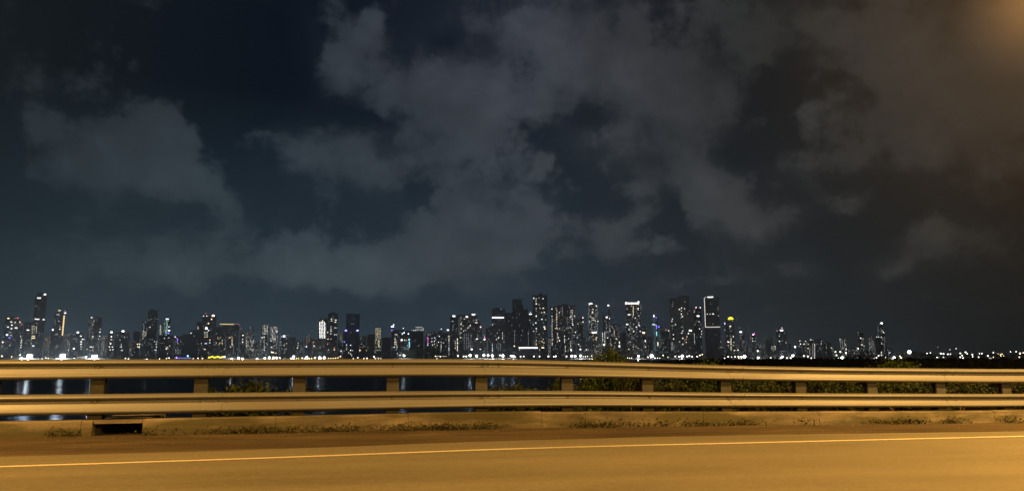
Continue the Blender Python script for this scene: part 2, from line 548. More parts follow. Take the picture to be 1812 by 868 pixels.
# --- the guardrail
rail = empty('guardrail', sp(0, 0))
tag(rail, 'long galvanised double-beam steel guardrail on posts along the road edge', 'guardrail')
rail_inv = Matrix.Translation(-rail.location)
WPROF = [(0.0,0.0),(0.010,0.010),(0.066,0.075),(0.080,0.115),(0.085,0.16),(0.083,0.20),(0.072,0.235),(0.018,0.295),(0.004,0.325),(0.0,0.365),(0.004,0.43),(0.018,0.49),(0.066,0.72),(0.080,0.77),(0.085,0.82),(0.083,0.875),(0.072,0.915),(0.014,0.985),(0.0,1.0)]
def beam(top, bot, seed):
    m = MB(); m.smooth = False
    ds = 0.35; n = int((60+36)/ds); P = len(WPROF)
    for i in range(n+1):
        s = -36 + ds*i
        p = sp(s, 0)
        zt, zb = smooth_tab(top, p.x), smooth_tab(bot, p.x)
        wob = 0.010*mnoise.noise((s*0.22, seed, 0)) + 0.003*mnoise.noise((s*0.7, seed+5, 0))
        dzz = 0.006*mnoise.noise((s*0.4, seed+9, 0))
        for side in (0, 1):
            rows = WPROF if side == 0 else WPROF[::-1]
            for (nn, h) in rows:
                q = sp(s, nn + wob - 0.04 - 0.004*side, z=zt + (zb-zt)*h + dzz)
                m.v.append(tuple(q - rail.location))
    for i in range(n):
        for k in range(2*P):
            a = i*2*P + k; b = i*2*P + (k+1) % (2*P)
            m.f.append((a, a+2*P, b+2*P, b))
    m.f.append(tuple(range(2*P))[::-1]); m.f.append(tuple(n*2*P+k for k in range(2*P)))
    return m
# lapped splices: a short doubled length of beam with bolts, every 4.6 m, part of each beam
def bolts(m, top, bot):
    for k in range(-16, 26):
        s = (PX0 + DPX*k)*RL
        p = sp(s, 0); zt, zb = smooth_tab(top, p.x), smooth_tab(bot, p.x)
        for dx in (0.0,):
            c = sp(s+dx, -0.036, z=zt+(zb-zt)*0.40) - rail.location
            m.tube([c - NRM*0.002, c + NRM*0.016, c + NRM*0.021], [0.020, 0.019, 0.010], 8)
    return m
PX0, DPX = -0.52, 1.53
def splice(top, bot, s):
    m = MB(); P = len(WPROF)
    for j, ss in enumerate((s-0.16, s+0.16)):
        p = sp(ss, 0); zt, zb = smooth_tab(top, p.x), smooth_tab(bot, p.x)
        for side in (0, 1):
            for (nn, h) in (WPROF if side == 0 else WPROF[::-1]):
                q = sp(ss, nn - 0.04 + (0.006 if side == 0 else -0.001), z=zt+(zb-zt)*h)
                m.v.append(tuple(q - rail.location))
    for k in range(2*P):
        b = (k+1) % (2*P)
        m.f.append((k, k+2*P, b+2*P, b))
    m.f.append(tuple(range(2*P))[::-1]); m.f.append(tuple(2*P+k for k in range(2*P)))
    for ds_ in (-0.1, 0.1):
        for h in (0.17, 0.84, 0.40):
            p = sp(s+ds_, 0); zt, zb = smooth_tab(top, p.x), smooth_tab(bot, p.x)
            nn = 0.047 if h != 0.40 else -0.034
            c = sp(s+ds_, nn, z=zt+(zb-zt)*h) - rail.location
            m.tube([c - NRM*0.004, c + NRM*0.014, c + NRM*0.018], [0.015, 0.014, 0.008], 8)
    return m
bolts(beam(T1, B1, 1.0), T1, B1).build('upper_beam', STEEL, rail)
bolts(beam(T2, B2, 7.0), T2, B2).build('lower_beam', STEEL, rail)
ups = [o for o in rail.children if o.name.startswith('upper')][0]
lows = [o for o in rail.children if o.name.startswith('lower')][0]
# posts: steel posts with spacer blocks behind the beams, one every 1.56 m along the rail
PX0, DPX = -0.52, 1.53
for k in range(-16, 26):
    X = PX0 + DPX*k
    s = X*RL
    p = sp(s, 0)
    m = MB()
    zt = smooth_tab(T1, p.x) - 0.03
    zg = p.z - 0.3
    def pb(m, a0, a1, o0, o1, z0, z1):
        b = len(m.v)
        for z in (z0, z1):
            for (a, o) in ((a0,o0),(a1,o0),(a1,o1),(a0,o1)):
                m.v.append(tuple(sp(s+a, o, z=z) - rail.location))
        m.f += [tuple(b+i for i in q) for q in ((0,1,2,3),(7,6,5,4),(4,5,1,0),(5,6,2,1),(6,7,3,2),(7,4,0,3))]
    tilt = random.uniform(-0.01, 0.01)
    pb(m, -0.105+tilt, 0.105+tilt, -0.115, -0.075, zg, zt)
    pb(m, -0.105+tilt, 0.105+tilt, -0.235, -0.205, zg, zt)
    pb(m, -0.012+tilt, 0.012+tilt, -0.205, -0.115, zg, zt)
    po = m.build('post', POST, rail)
    for (tp, bt) in ((T1, B1), (T2, B2)):
        zt_, zb_ = smooth_tab(tp, p.x), smooth_tab(bt, p.x)
        mm = MB(); pb(mm, -0.075, 0.075, -0.073, -0.042, zb_+0.05, zt_-0.05)
        mm.build('spacer_block', POST, po)
    if k % 3 == 0:
        splice(T1, B1, s+0.2).build('splice_plate', STEEL, ups)
        splice(T2, B2, s+0.2).build('splice_plate', STEEL, lows)

# ================================================================ BANK, WATER, FAR LAND
SEA = -4.0
def bank_h(s, b):
    """height of the ground b metres behind the rail"""
    x = sp(s, 0).x
    east = max(0.0, min(1.0, (x - 0.5)/9.0))
    run = 9 + 26*east
    t = max(0.0, min(1.0, (b-0.4)/run))
    h = -0.22 - 4.7*(t*t*(3-2*t))
    h += (0.16*mnoise.noise((s*0.35, b*0.35, 3)) + 0.07*mnoise.noise((s*1.1, b*1.1, 8)))*min(1, b/1.2)
    return h
m = MB(); m.smooth = True
bs = [0.12, 0.35, 0.7, 1.1, 1.6, 2.2, 3, 4, 5, 6.5, 8, 10, 12, 15, 18, 22, 27, 33, 40, 48]
ns = int((S1-S0)/0.8)
for i in range(ns+1):
    s = S0 + 0.8*i
    for b in bs:
        m.v.append(tuple(sp(s, -b, z=bank_h(s, b) if b > 0.3 else -0.12)))
for i in range(ns):
    for k in range(len(bs)-1):
        a = i*len(bs)+k
        m.f.append((a, a+len(bs), a+len(bs)+1, a+1))
me = m.mesh('bank'); me.materials.append(SOIL)
if me.polygons[50].normal.z < 0: me.flip_normals()
tag(link('bank', me), kind='structure')

def water_mat():
    m, g, b = material('sea_water')
    g.n.remove(b)
    out = g.n['Material Output']
    p = g.new('ShaderNodeNewGeometry').outputs['Position']
    n1 = g.noise(g.mapping(p, sc=(0.16, 0.13, 1)), 1.0, 4, 0.55, 0.6)
    n2 = g.noise(g.mapping(p, sc=(0.035, 0.06, 1)), 1.0, 3, 0.5)
    n3 = g.noise(g.mapping(p, sc=(1.1, 1.5, 1)), 1.0, 3, 0.6)
    h = g.math('MULTIPLY_ADD', n2, 2.2, g.math('MULTIPLY_ADD', n3, 0.12, n1))
    bp = g.new('ShaderNodeBump'); bp.inputs['Strength'].default_value = 1.0; bp.inputs['Distance'].default_value = 0.55
    g.l.new(h, bp.inputs['Height'])
    # a ruffled sea sends back only part of the light at low angles: each wave hides the next
    gl = g.new('ShaderNodeBsdfGlossy'); gl.inputs['Color'].default_value = (0.12, 0.135, 0.145, 1); gl.inputs['Roughness'].default_value = 0.17
    df = g.new('ShaderNodeBsdfDiffuse'); df.inputs['Color'].default_value = (0.006, 0.011, 0.016, 1)
    g.l.new(bp.outputs[0], gl.inputs['Normal'])
    ad = g.new('ShaderNodeAddShader'); g.l.new(gl.outputs[0], ad.inputs[0]); g.l.new(df.outputs[0], ad.inputs[1])
    g.l.new(ad.outputs[0], out.inputs[0])
    return m
WATER = water_mat()
def sheet(name, mat, x0, x1, y0, y1, z, nx=1, ny=1):
    m = MB()
    for j in range(ny+1):
        for i in range(nx+1):
            m.v.append((x0+(x1-x0)*i/nx, y0+(y1-y0)*j/ny, z))
    for j in range(ny):
        for i in range(nx):
            a = j*(nx+1)+i
            m.f.append((a, a+1, a+nx+2, a+nx+1))
    me = m.mesh(name); me.materials.append(mat)
    return tag(link(name, me), kind='structure')
sheet('water', WATER, -9000, 9000, -3000, 12000, SEA)
# the ground under the near carriageway, out to both sides
gm = MB()
for s in (-300, -41, 69, 300):
    for o in (-0.2, 14, 60):
        gm.v.append(tuple(sp(s, o, z=-0.42)))
for i in range(3):
    for k in range(2):
        a = i*3+k; gm.f.append((a, a+1, a+4, a+3))
me = gm.mesh('ground'); me.materials.append(SOIL)
if me.polygons[0].normal.z < 0: me.flip_normals()
tag(link('ground', me), kind='structure')
FARLAND = plain('shore_earth', (0.06, 0.055, 0.045), 0.95, 0, 0.3, 0.01)
# far shore, with its waterline a little ragged
SHORE = 2400
m = MB()
xs = [-9000 + 120*i for i in range(151)]
for x in xs:
    m.v.append((x, SHORE + 16*mnoise.noise((x*0.004, 0, 0)), SEA-0.5))
    m.v.append((x, SHORE + 14 + 16*mnoise.noise((x*0.004, 0, 0)), -1.6))
    m.v.append((x, 12000, -1.2))
for i in range(150):
    for k in range(2):
        a = i*3+k; m.f.append((a, a+3, a+4, a+1))
me = m.mesh('far_shore'); me.materials.append(FARLAND)
if me.polygons[1].normal.z < 0: me.flip_normals()
tag(link('far_shore', me), kind='structure')

# ================================================================ PLANTS
def leaf_mat(name, rgb, var=0.5):
    m, g, b = material(name)
    geo = g.new('ShaderNodeNewGeometry')
    n = g.noise(geo.outputs['Position'], 1.6, 4, 0.6)
    k = g.math('MULTIPLY', g.mapr(n, 0.3, 0.7, 1-var, 1+var), g.mapr(geo.outputs['Random Per Island'], 0, 1, 0.55, 1.4))
    g.put(b.inputs['Base Color'], g.vmath('SCALE', rgb, scale=k))
    b.inputs['Roughness'].default_value = 0.65
    b.inputs['Specular IOR Level'].default_value = 0.25
    return m
LEAF = leaf_mat('leaves', (0.014, 0.024, 0.006))
LEAF_OLIVE = leaf_mat('olive_leaves', (0.022, 0.040, 0.008), 0.3)
LEAF_DRY = leaf_mat('dry_grass', (0.034, 0.036, 0.012))
LEAF_DARK = leaf_mat('mangrove_leaves', (0.024, 0.030, 0.014))
BARK = plain('bark', (0.09, 0.065, 0.045), 0.9)

def leaf(m, p, size, rng, flat=0.5):
    a = Vector((rng.gauss(0,1), rng.gauss(0,1), rng.gauss(0,1)*flat)).normalized()
    b = a.cross(Vector((rng.gauss(0,1), rng.gauss(0,1), rng.gauss(0,1)))).normalized()
    l, w = size*rng.uniform(0.7, 1.3), size*rng.uniform(0.28, 0.42)
    q = len(m.v)
    c = a.cross(b)*size*0.12
    m.v += [tuple(p), tuple(p + a*l*0.45 + b*w + c), tuple(p + a*l), tuple(p + a*l*0.45 - b*w + c)]
    m.f.append((q, q+1, q+2, q+3))

def make_shrub(name, lobes, leaves, size, seed, mat=LEAF):
    """a bush of several stems, each carrying a loose lobe of leaves; lobes = (x, y, z, rx, rz)"""
    rng = random.Random(seed)
    root = empty(name, (0,0,0))
    st = MB(); fo = MB()
    for (x, y, z, rx, rz) in lobes:
        st.tube([(x*0.15, y*0.15, -0.25), (x*0.5, y*0.5, z*0.45), (x, y, z), (x*1.05, y, z+rz*0.5)], [0.035, 0.025, 0.014, 0.006], 6)
        twigs = []
        for t in range(26):
            u, v = rng.uniform(0, 2*math.pi), rng.uniform(-0.75, 1)
            rr = math.sqrt(max(0, 1-v*v)) * rng.uniform(0.55, 1.08)
            twigs.append(Vector((x + rx*rr*math.cos(u), y + rx*rr*math.sin(u), z + rz*v*rng.uniform(0.75, 1.12))))
            st.tube([(x, y, z*0.8), tuple(twigs[-1])], [0.008, 0.003], 4)
        for _ in range(int(leaves/len(lobes))):
            tw = rng.choice(twigs)
            p = tw.lerp(Vector((x, y, z)), abs(rng.gauss(0, 0.28))) + Vector((rng.gauss(0,1), rng.gauss(0,1), rng.gauss(0,1)))*0.085*(rx/0.5)
            if p.z < 0.03: p.z = rng.uniform(0.03, 0.3)
            leaf(fo, p, size, rng)
    st.build('stem', BARK, root)
    f_ = fo.build('foliage', mat, root)
    root['top'] = max(v[2] for v in sorted(fo.v, key=lambda q: q[2])[:-40])
    return root
rq = random.Random(4)
def heap(n, w, h):
    return [(rq.uniform(-w, w), rq.uniform(-0.5*w, 0.5*w), rq.uniform(0.25, 0.75)*h, rq.uniform(0.28, 0.42)*w*0.8, rq.uniform(0.22, 0.34)*h) for _ in range(n)]
SH = [
    make_shrub('roadside_shrub', heap(7, 0.85, 1.1) + [(0, 0, 0.7, 0.5, 0.4)], 5200, 0.075, 1),
    make_shrub('roadside_shrub', heap(9, 1.25, 0.95) + [(0.3, 0, 0.6, 0.6, 0.35)], 6000, 0.075, 2),
    make_shrub('roadside_shrub', [(0,0,1.15,0.62,0.5),(0.62,0,1.05,0.55,0.5),(-0.6,0.1,1.08,0.55,0.5),(0.15,0.6,0.95,0.55,0.5),(0.95,0.05,0.5,0.5,0.45),(-1.0,-0.05,0.5,0.5,0.45),(0.1,-0.4,0.6,0.6,0.5),(0.35,-0.1,1.15,0.5,0.45)], 26000, 0.08, 3, LEAF_OLIVE),
]
# which bush, screen column it stands at, metres behind the rail, width and height scale, turn, label
SHRUBS = [
    (0, 458, 2.0, 1.15, 672, 0.4, 'dark isolated bush behind the rail in front of the water'),
    (1, 390, 3.5, 0.45, 685, 2.0, 'small low bush left of the isolated dark bush, by the water'),
    (0, 905, 2.0, 0.8, 676, 1.1, 'green bush behind the rail where the open water ends'),
    (1, 975, 2.6, 0.9, 668, 0.2, 'spreading green bush behind the rail, first right of the water-edge bush'),
    (2, 1076, 4.4, 0.72, 613, 0.7, 'tall rounded green bush rising above the top rail before the towers'),
    (1, 1130, 3.6, 0.62, 635, 2.9, 'smaller bush topping the rail just right of the tall rounded bush'),
    (1, 1205, 1.8, 0.9, 666, 3.4, 'low wide bush between the beams below the crowned tower'),
    (2, 1255, 7.0, 0.95, 636, 5.0, 'brownish bush just topping the upper beam below the neon-framed tower'),
    (0, 1335, 2.1, 0.85, 666, 4.1, 'dense bush between the beams below the yellow-domed tower'),
    (1, 1395, 3.0, 0.9, 664, 5.3, 'loose bush between the beams right of the yellow-domed tower'),
    (0, 1480, 2.0, 0.8, 664, 0.9, 'bush between the beams below the low dotted flats'),
    (2, 1590, 7.5, 0.9, 634, 1.9, 'olive bush topping the upper beam at the right-hand shore floodlight'),
    (0, 1600, 1.7, 0.9, 668, 3.0, 'bright green bush between the beams below the olive bush'),
    (1, 1690, 2.6, 0.95, 666, 0.1, 'broad bush between the beams, second from the right end'),
    (0, 1790, 2.2, 0.9, 668, 2.2, 'bush between the beams at the right end of the rail'),
]
used = set()
for (k, px, b, sw, top, rz, lab) in SHRUBS:
    d = ray(px, 660)
    t = (RA + b*RL)/(d.y - RB*d.x)
    p = ORIGIN + d*t
    s = (p - Vector((0, RA, 0))).dot(TAN)
    z = bank_h(s, b)
    o = SH[k] if k not in used else copy_thing(SH[k])
    used.add(k)
    o.location = (p.x, p.y, z - 0.02)
    o.rotation_euler = (0, 0, rz)
    o.scale = (sw, sw, (at_depth(px, top, p.y).z - z)/SH[k]['top'])     # grown to the height it has in view
    tag(o, lab, 'bush', 'bushes behind the guardrail')

# grass and weeds along the kerb foot and on top of the bank
rng = random.Random(5)
gm = MB()
def blade(p, h):
    a = rng.uniform(0, 2*math.pi); w = 0.006*rng.uniform(0.7, 1.5)
    lean = Vector((rng.gauss(0, 0.35), rng.gauss(0, 0.35), 0))*h
    u = Vector((math.cos(a), math.sin(a), 0))*w
    q = len(gm.v)
    gm.v += [tuple(p-u), tuple(p+u), tuple(p+u*0.6+lean*0.4+Vector((0,0,h*0.6))), tuple(p-u*0.6+lean*0.4+Vector((0,0,h*0.6))), tuple(p+lean+Vector((0,0,h)))]
    gm.f += [(q,q+1,q+2,q+3), (q+3,q+2,q+4)]
PATCH = [(120,0.5),(275,0.6),(430,1.6),(470,1.2),(560,1.6),(600,1.0),(735,1.4),(800,1.2),(860,0.5),(1035,0.7),(1075,0.8),(1145,1.0),(1210,1.0),(1245,0.8),(1310,0.9),(1425,0.5),(1575,1.2),(1610,0.8),(1680,0.7),(1790,0.6)]
for (px, wd) in PATCH:
    s0 = s_of_px(px, 752, 0.1)
    for _ in range(int(150*wd*rng.uniform(0.3, 1.4))):
        s = s0 + rng.gauss(0, 0.26*wd)
        q = sp(s, 0.14 + abs(rng.gauss(0, 0.07)), dz=0.005)
        q.z += abs(rng.gauss(0, 0.045))
        leaf(gm, q, 0.045, rng)
    for _ in range(int(14*wd)):
        s = s0 + rng.gauss(0, 0.30*wd)
        o = 0.15 + abs(rng.gauss(0, 0.10))
        blade(sp(s, o, dz=-0.01), rng.uniform(0.03, 0.15))
for _ in range(5200):
    s = rng.uniform(-12, 26); b = rng.uniform(0.3, 3.2)
    if mnoise.noise((s*0.6, b*0.6, 40)) < -0.05: continue
    blade(sp(s, -b, z=bank_h(s, b)-0.02), rng.uniform(0.1, 0.42))
gr = gm.build('grass', LEAF_DRY)
tag(gr, kind='stuff', label='dry grass and weeds along the kerb and bank', cat='grass')

# gravel and litter on the dirt shoulder
pm = MB()
for _ in range(700):
    s = rng.uniform(-9, 15); o = 0.2 + abs(rng.gauss(0, 0.9))
    if o > edge_at(s) - 0.1: continue
    r = rng.uniform(0.004, 0.013)
    c = sp(s, o, dz=0.0)
    q = len(pm.v)
    for (a, b2, c2) in ((1,0,0),(-1,0,0),(0,1,0),(0,-1,0),(0,0,.8),(0,0,-.8)):
        pm.v.append((c.x+a*r*rng.uniform(.7,1.3), c.y+b2*r*rng.uniform(.7,1.3), c.z+c2*r))
    pm.f += [tuple(q+i for i in t) for t in ((0,2,4),(2,1,4),(1,3,4),(3,0,4),(2,0,5),(1,2,5),(3,1,5),(0,3,5))]
pb_ = pm.build('gravel', plain('gravel_stone', (0.11, 0.095, 0.075), 0.9, 0, 0.5, 9))
tag(pb_, kind='stuff')

# dark mangrove flats beyond the bank, on the east side
flat = MB()
pts = []
for i in range(41):
    y = 55 + 11*i
    pts.append((y, 0.16*y + 8 + 5*mnoise.noise((y*0.02, 0, 1)), 1.5*y + 60))
for (y, xa, xb) in pts:
    flat.v += [(xa, y, SEA+0.1), (xa+4, y, SEA+0.5), (xb, y, SEA+0.6)]
for i in range(40):
    for k in range(2):
        a = i*3+k; flat.f.append((a, a+1, a+4, a+3))
me = flat.mesh('mangrove_flat'); me.materials.append(SOIL)
if me.polygons[0].normal.z < 0: me.flip_normals()
tag(link('mangrove_flat', me), kind='structure')
mg = MB()
rng = random.Random(9)
for c in range(620):
    y = rng.uniform(75, 480)
    xa = 0.16*y + 10
    x = rng.uniform(xa, 0.92*y + 20)
    edge = min(1.0, (x-xa)/30 + 0.35)
    R_ = rng.uniform(2.0, 4.0)
    top = SEA + (4.3 + 0.9*mnoise.noise((x*0.02, y*0.02, 4)) + rng.uniform(-0.4, 0.4))*edge
    top = min(top, EYE - 0.5 - 0.0005*y)
    mg.tube([(x, y, SEA), (x+rng.uniform(-.5,.5), y, (SEA+top)/2), (x, y, top-0.6)], [0.16, 0.1, 0.04], 5)
    for _ in range(52):
        u, v = rng.uniform(0, 6.283), rng.uniform(-0.6, 1)
        rr = R_*math.sqrt(max(0.02, 1-v*v))*rng.uniform(0.5, 1.05)
        leaf(mg, Vector((x+rr*math.cos(u), y+rr*math.sin(u), min(EYE-0.35, top-1.5+1.5*v*rng.uniform(0.8, 1.15)))), 1.15, rng, 0.6)
mo = mg.build('mangrove_thicket', LEAF_DARK)
tag(mo, 'dark unlit mangrove thicket beyond the rail at right', 'mangroves', kind='stuff')

# trees massed along the far shore (silhouettes): they read as one wood
tw = MB()
def wood(px0, px1, ytop, depth, n, jag=3.0):
    for _ in range(n):
        px = rng.uniform(px0, px1)
        u = (px-px0)/(px1-px0)
        env = min(1.0, 3.2*u, 3.2*(1-u))**0.5
        yt = 631 - (631-ytop)*env*rng.uniform(0.55, 1.05)
        c = at_depth(px, yt, depth + rng.uniform(-18, 18))
        h = c.z + 1.6
        if h < 2: continue
        tw.tube([(c.x, c.y, -1.8), (c.x, c.y, c.z-0.3*h)], [0.5, 0.25], 5)
        rr = max(2.5, 0.45*h)
        for _ in range(34):
            a, v = rng.uniform(0, 6.283), rng.uniform(-0.8, 1)
            r2 = rr*math.sqrt(max(0.02, 1-v*v))*rng.uniform(0.55, 1.05)
            leaf(tw, Vector((c.x+r2*math.cos(a), c.y+r2*math.sin(a), max(-1, c.z-0.38*h+0.38*h*v))), 3.0, rng, 0.7)
wood(575, 610, 621, 2440, 26); wood(715, 800, 612, 2440, 90); wood(655, 720, 618, 2440, 40)
wood(800, 850, 624, 2440, 26); wood(0, 640, 628, 2450, 170); wood(850, 1500, 628.5, 2450, 190)
wood(1160, 1260, 621, 2440, 70); wood(1285, 1365, 622, 2440, 60); wood(1355, 1420, 627, 2440, 36)
wood(1495, 1560, 625.5, 2440, 60); wood(1575, 1660, 622, 2440, 80); wood(1640, 1860, 625.5, 2440, 130)
fo = tw.build('treeline', LEAF_DARK)
tag(fo, 'low dark belt of trees along the far shore', 'trees', kind='stuff')
# ================================================================ THE CITY ACROSS THE WATER
REG = {'A':(0,5.787),'B':(220,5.787),'C':(440,5.787),'D':(660,5.787),'E':(850,5.787),'F':(1070,5.787),'G':(1280,5.787),'H':(1480,5.4247)}
def px_of(reg, X, Y):
    x0, k = REG[reg]
    return x0 + X/k, 500 + Y/k

def facade_mat():
    m, g, b = material('tower_facade')
    tc = g.new('ShaderNodeTexCoord').outputs['Object']
    nrm = g.new('ShaderNodeTexCoord').outputs['Normal']
    seed = g.attr('seed')
    sp_ = g.new('ShaderNodeSeparateXYZ'); g.l.new(tc, sp_.inputs[0])
    sn = g.new('ShaderNodeSeparateXYZ'); g.l.new(nrm, sn.inputs[0])
    side = g.math('GREATER_THAN', g.math('ABSOLUTE', sn.outputs[0]), 0.7)
    u = g.math('ADD', g.math('MULTIPLY', sp_.outputs[0], g.math('SUBTRACT', 1.0, side)), g.math('MULTIPLY', sp_.outputs[1], side))
    cu, cv = 3.6, 3.4
    uu = g.math('DIVIDE', u, cu); vv = g.math('DIVIDE', sp_.outputs[2], cv)
    iu, iv = g.math('FLOOR', uu), g.math('FLOOR', vv)
    fu, fv = g.math('FRACT', uu), g.math('FRACT', vv)
    def win(x, lo, hi): return g.math('MULTIPLY', g.math('GREATER_THAN', x, lo), g.math('LESS_THAN', x, hi))
    wm = g.math('MULTIPLY', win(fu, 0.2, 0.8), win(fv, 0.25, 0.80))
    wall_ = g.math('LESS_THAN', g.math('ABSOLUTE', sn.outputs[2]), 0.5)
    wm = g.math('MULTIPLY', wm, wall_)
    def cell(sd):
        c = g.new('ShaderNodeCombineXYZ')
        g.l.new(iu, c.inputs[0]); g.l.new(iv, c.inputs[1]); g.put(c.inputs[2], g.math('ADD', g.math('MULTIPLY', side, 37.0), g.math('ADD', seed, sd)))
        w = g.new('ShaderNodeTexWhiteNoise', noise_dimensions='3D'); g.l.new(c.outputs[0], w.inputs[0])
        return w.outputs['Value']
    r1, r2 = cell(0.0), cell(11.3)
    # lit flats come in stacks: whole columns are busier than others
    cc = g.new('ShaderNodeCombineXYZ'); g.l.new(iu, cc.inputs[0]); g.put(cc.inputs[1], seed); g.put(cc.inputs[2], side)
    wc = g.new('ShaderNodeTexWhiteNoise', noise_dimensions='3D'); g.l.new(cc.outputs[0], wc.inputs[0])
    busy = g.mapr(wc.outputs['Value'], 0, 1, 0.25, 1.75)
    on = g.math('LESS_THAN', r1, g.math('MULTIPLY', g.attr('lit'), busy))
    warm = g.mix(r2, (1.0, 0.72, 0.42, 1), (0.85, 0.95, 1.0, 1))
    em = g.math('MULTIPLY', g.math('MULTIPLY', on, wm), g.math('MULTIPLY', g.attr('glow'), g.mapr(r2, 0, 1, 0.4, 1.6)))
    g.put(b.inputs['Emission Color'], g.mix(1.0, warm, g.attr('tint', 'Color'), 'MULTIPLY'))
    g.put(b.inputs['Emission Strength'], em)
    big = g.noise(tc, 0.05, 4, 0.6)
    wallc = g.vmath('SCALE', g.attr('wall_tone', 'Color'), scale=g.mapr(big, 0.3, 0.7, 0.85, 1.15))
    slab = g.math('LESS_THAN', fv, 0.12)
    wallc = g.vmath('SCALE', wallc, scale=g.math('MULTIPLY_ADD', slab, -0.35, 1.0))
    g.put(b.inputs['Base Color'], g.mix(wm, wallc, (0.03, 0.035, 0.042, 1)))
    g.put(b.inputs['Roughness'], g.mapr(wm, 0, 1, 0.85, 0.25))
    m.cycles.emission_sampling = 'NONE'
    return m
FACADE = facade_mat()
ROOFING = plain('roof_plant', (0.16, 0.16, 0.165), 0.9, 0, 0.2, 0.1)
MAST = plain('mast_steel', (0.22, 0.22, 0.22), 0.6, 0.3, 0.2, 0.2)
EM = {
    'W': emitter('white_window_light', (1.0, 0.93, 0.80), 2.6),
    'D': emitter('dim_window_light', (0.90, 0.95, 1.0), 0.55),
    'O': emitter('warm_window_light', (1.0, 0.74, 0.40), 2.6),
    'K': emitter('dim_warm_light', (1.0, 0.72, 0.40), 0.6),
    'B': emitter('cold_white_light', (0.72, 0.84, 1.0), 4.0),
    'S': emitter('white_flood_light', (1.0, 0.97, 0.92), 6.0),
    'P': emitter('violet_light', (0.30, 0.16, 1.0), 3.5),
    'L': emitter('blue_light', (0.15, 0.22, 1.0), 2.5),
    'C': emitter('cyan_light', (0.35, 0.85, 1.0), 2.0),
    'R': emitter('red_light', (1.0, 0.10, 0.08), 2.5),
    'M': emitter('magenta_light', (1.0, 0.20, 0.75), 2.5),
    'Y': emitter('yellow_light', (1.0, 0.78, 0.02), 3.0),
    'N': emitter('frame_light', (1.0, 0.93, 0.82), 1.1),
    'G': emitter('golden_light', (1.0, 0.72, 0.30), 1.3),
}
_wm = {}
VAR = {}
def win_mesh(c, v=None):
    if v is not None: c = VAR.setdefault((c, v), c + str(v))
    if c not in _wm and len(c) == 2:
        e = EM[c[0]].copy(); e.name = EM[c[0]].name + '_' + ('faint', 'medium', 'bright', 'cool')[int(c[1])]
        b = e.node_tree.nodes['Principled BSDF']; b.inputs['Emission Strength'].default_value *= (0.30, 0.6, 1.0, 0.7)[int(c[1])]
        if c[1] == '3': b.inputs['Emission Color'].default_value = (0.78, 0.92, 1.0, 1)
        EM[c] = e
    if c not in _wm:
        me = MB().box(-0.5, 0.5, -0.5, 0.5, -0.5, 0.5).mesh('lit_window')
        me.materials.append(EM[c]); _wm[c] = me
    return _wm[c]
WROT = random.Random(77)

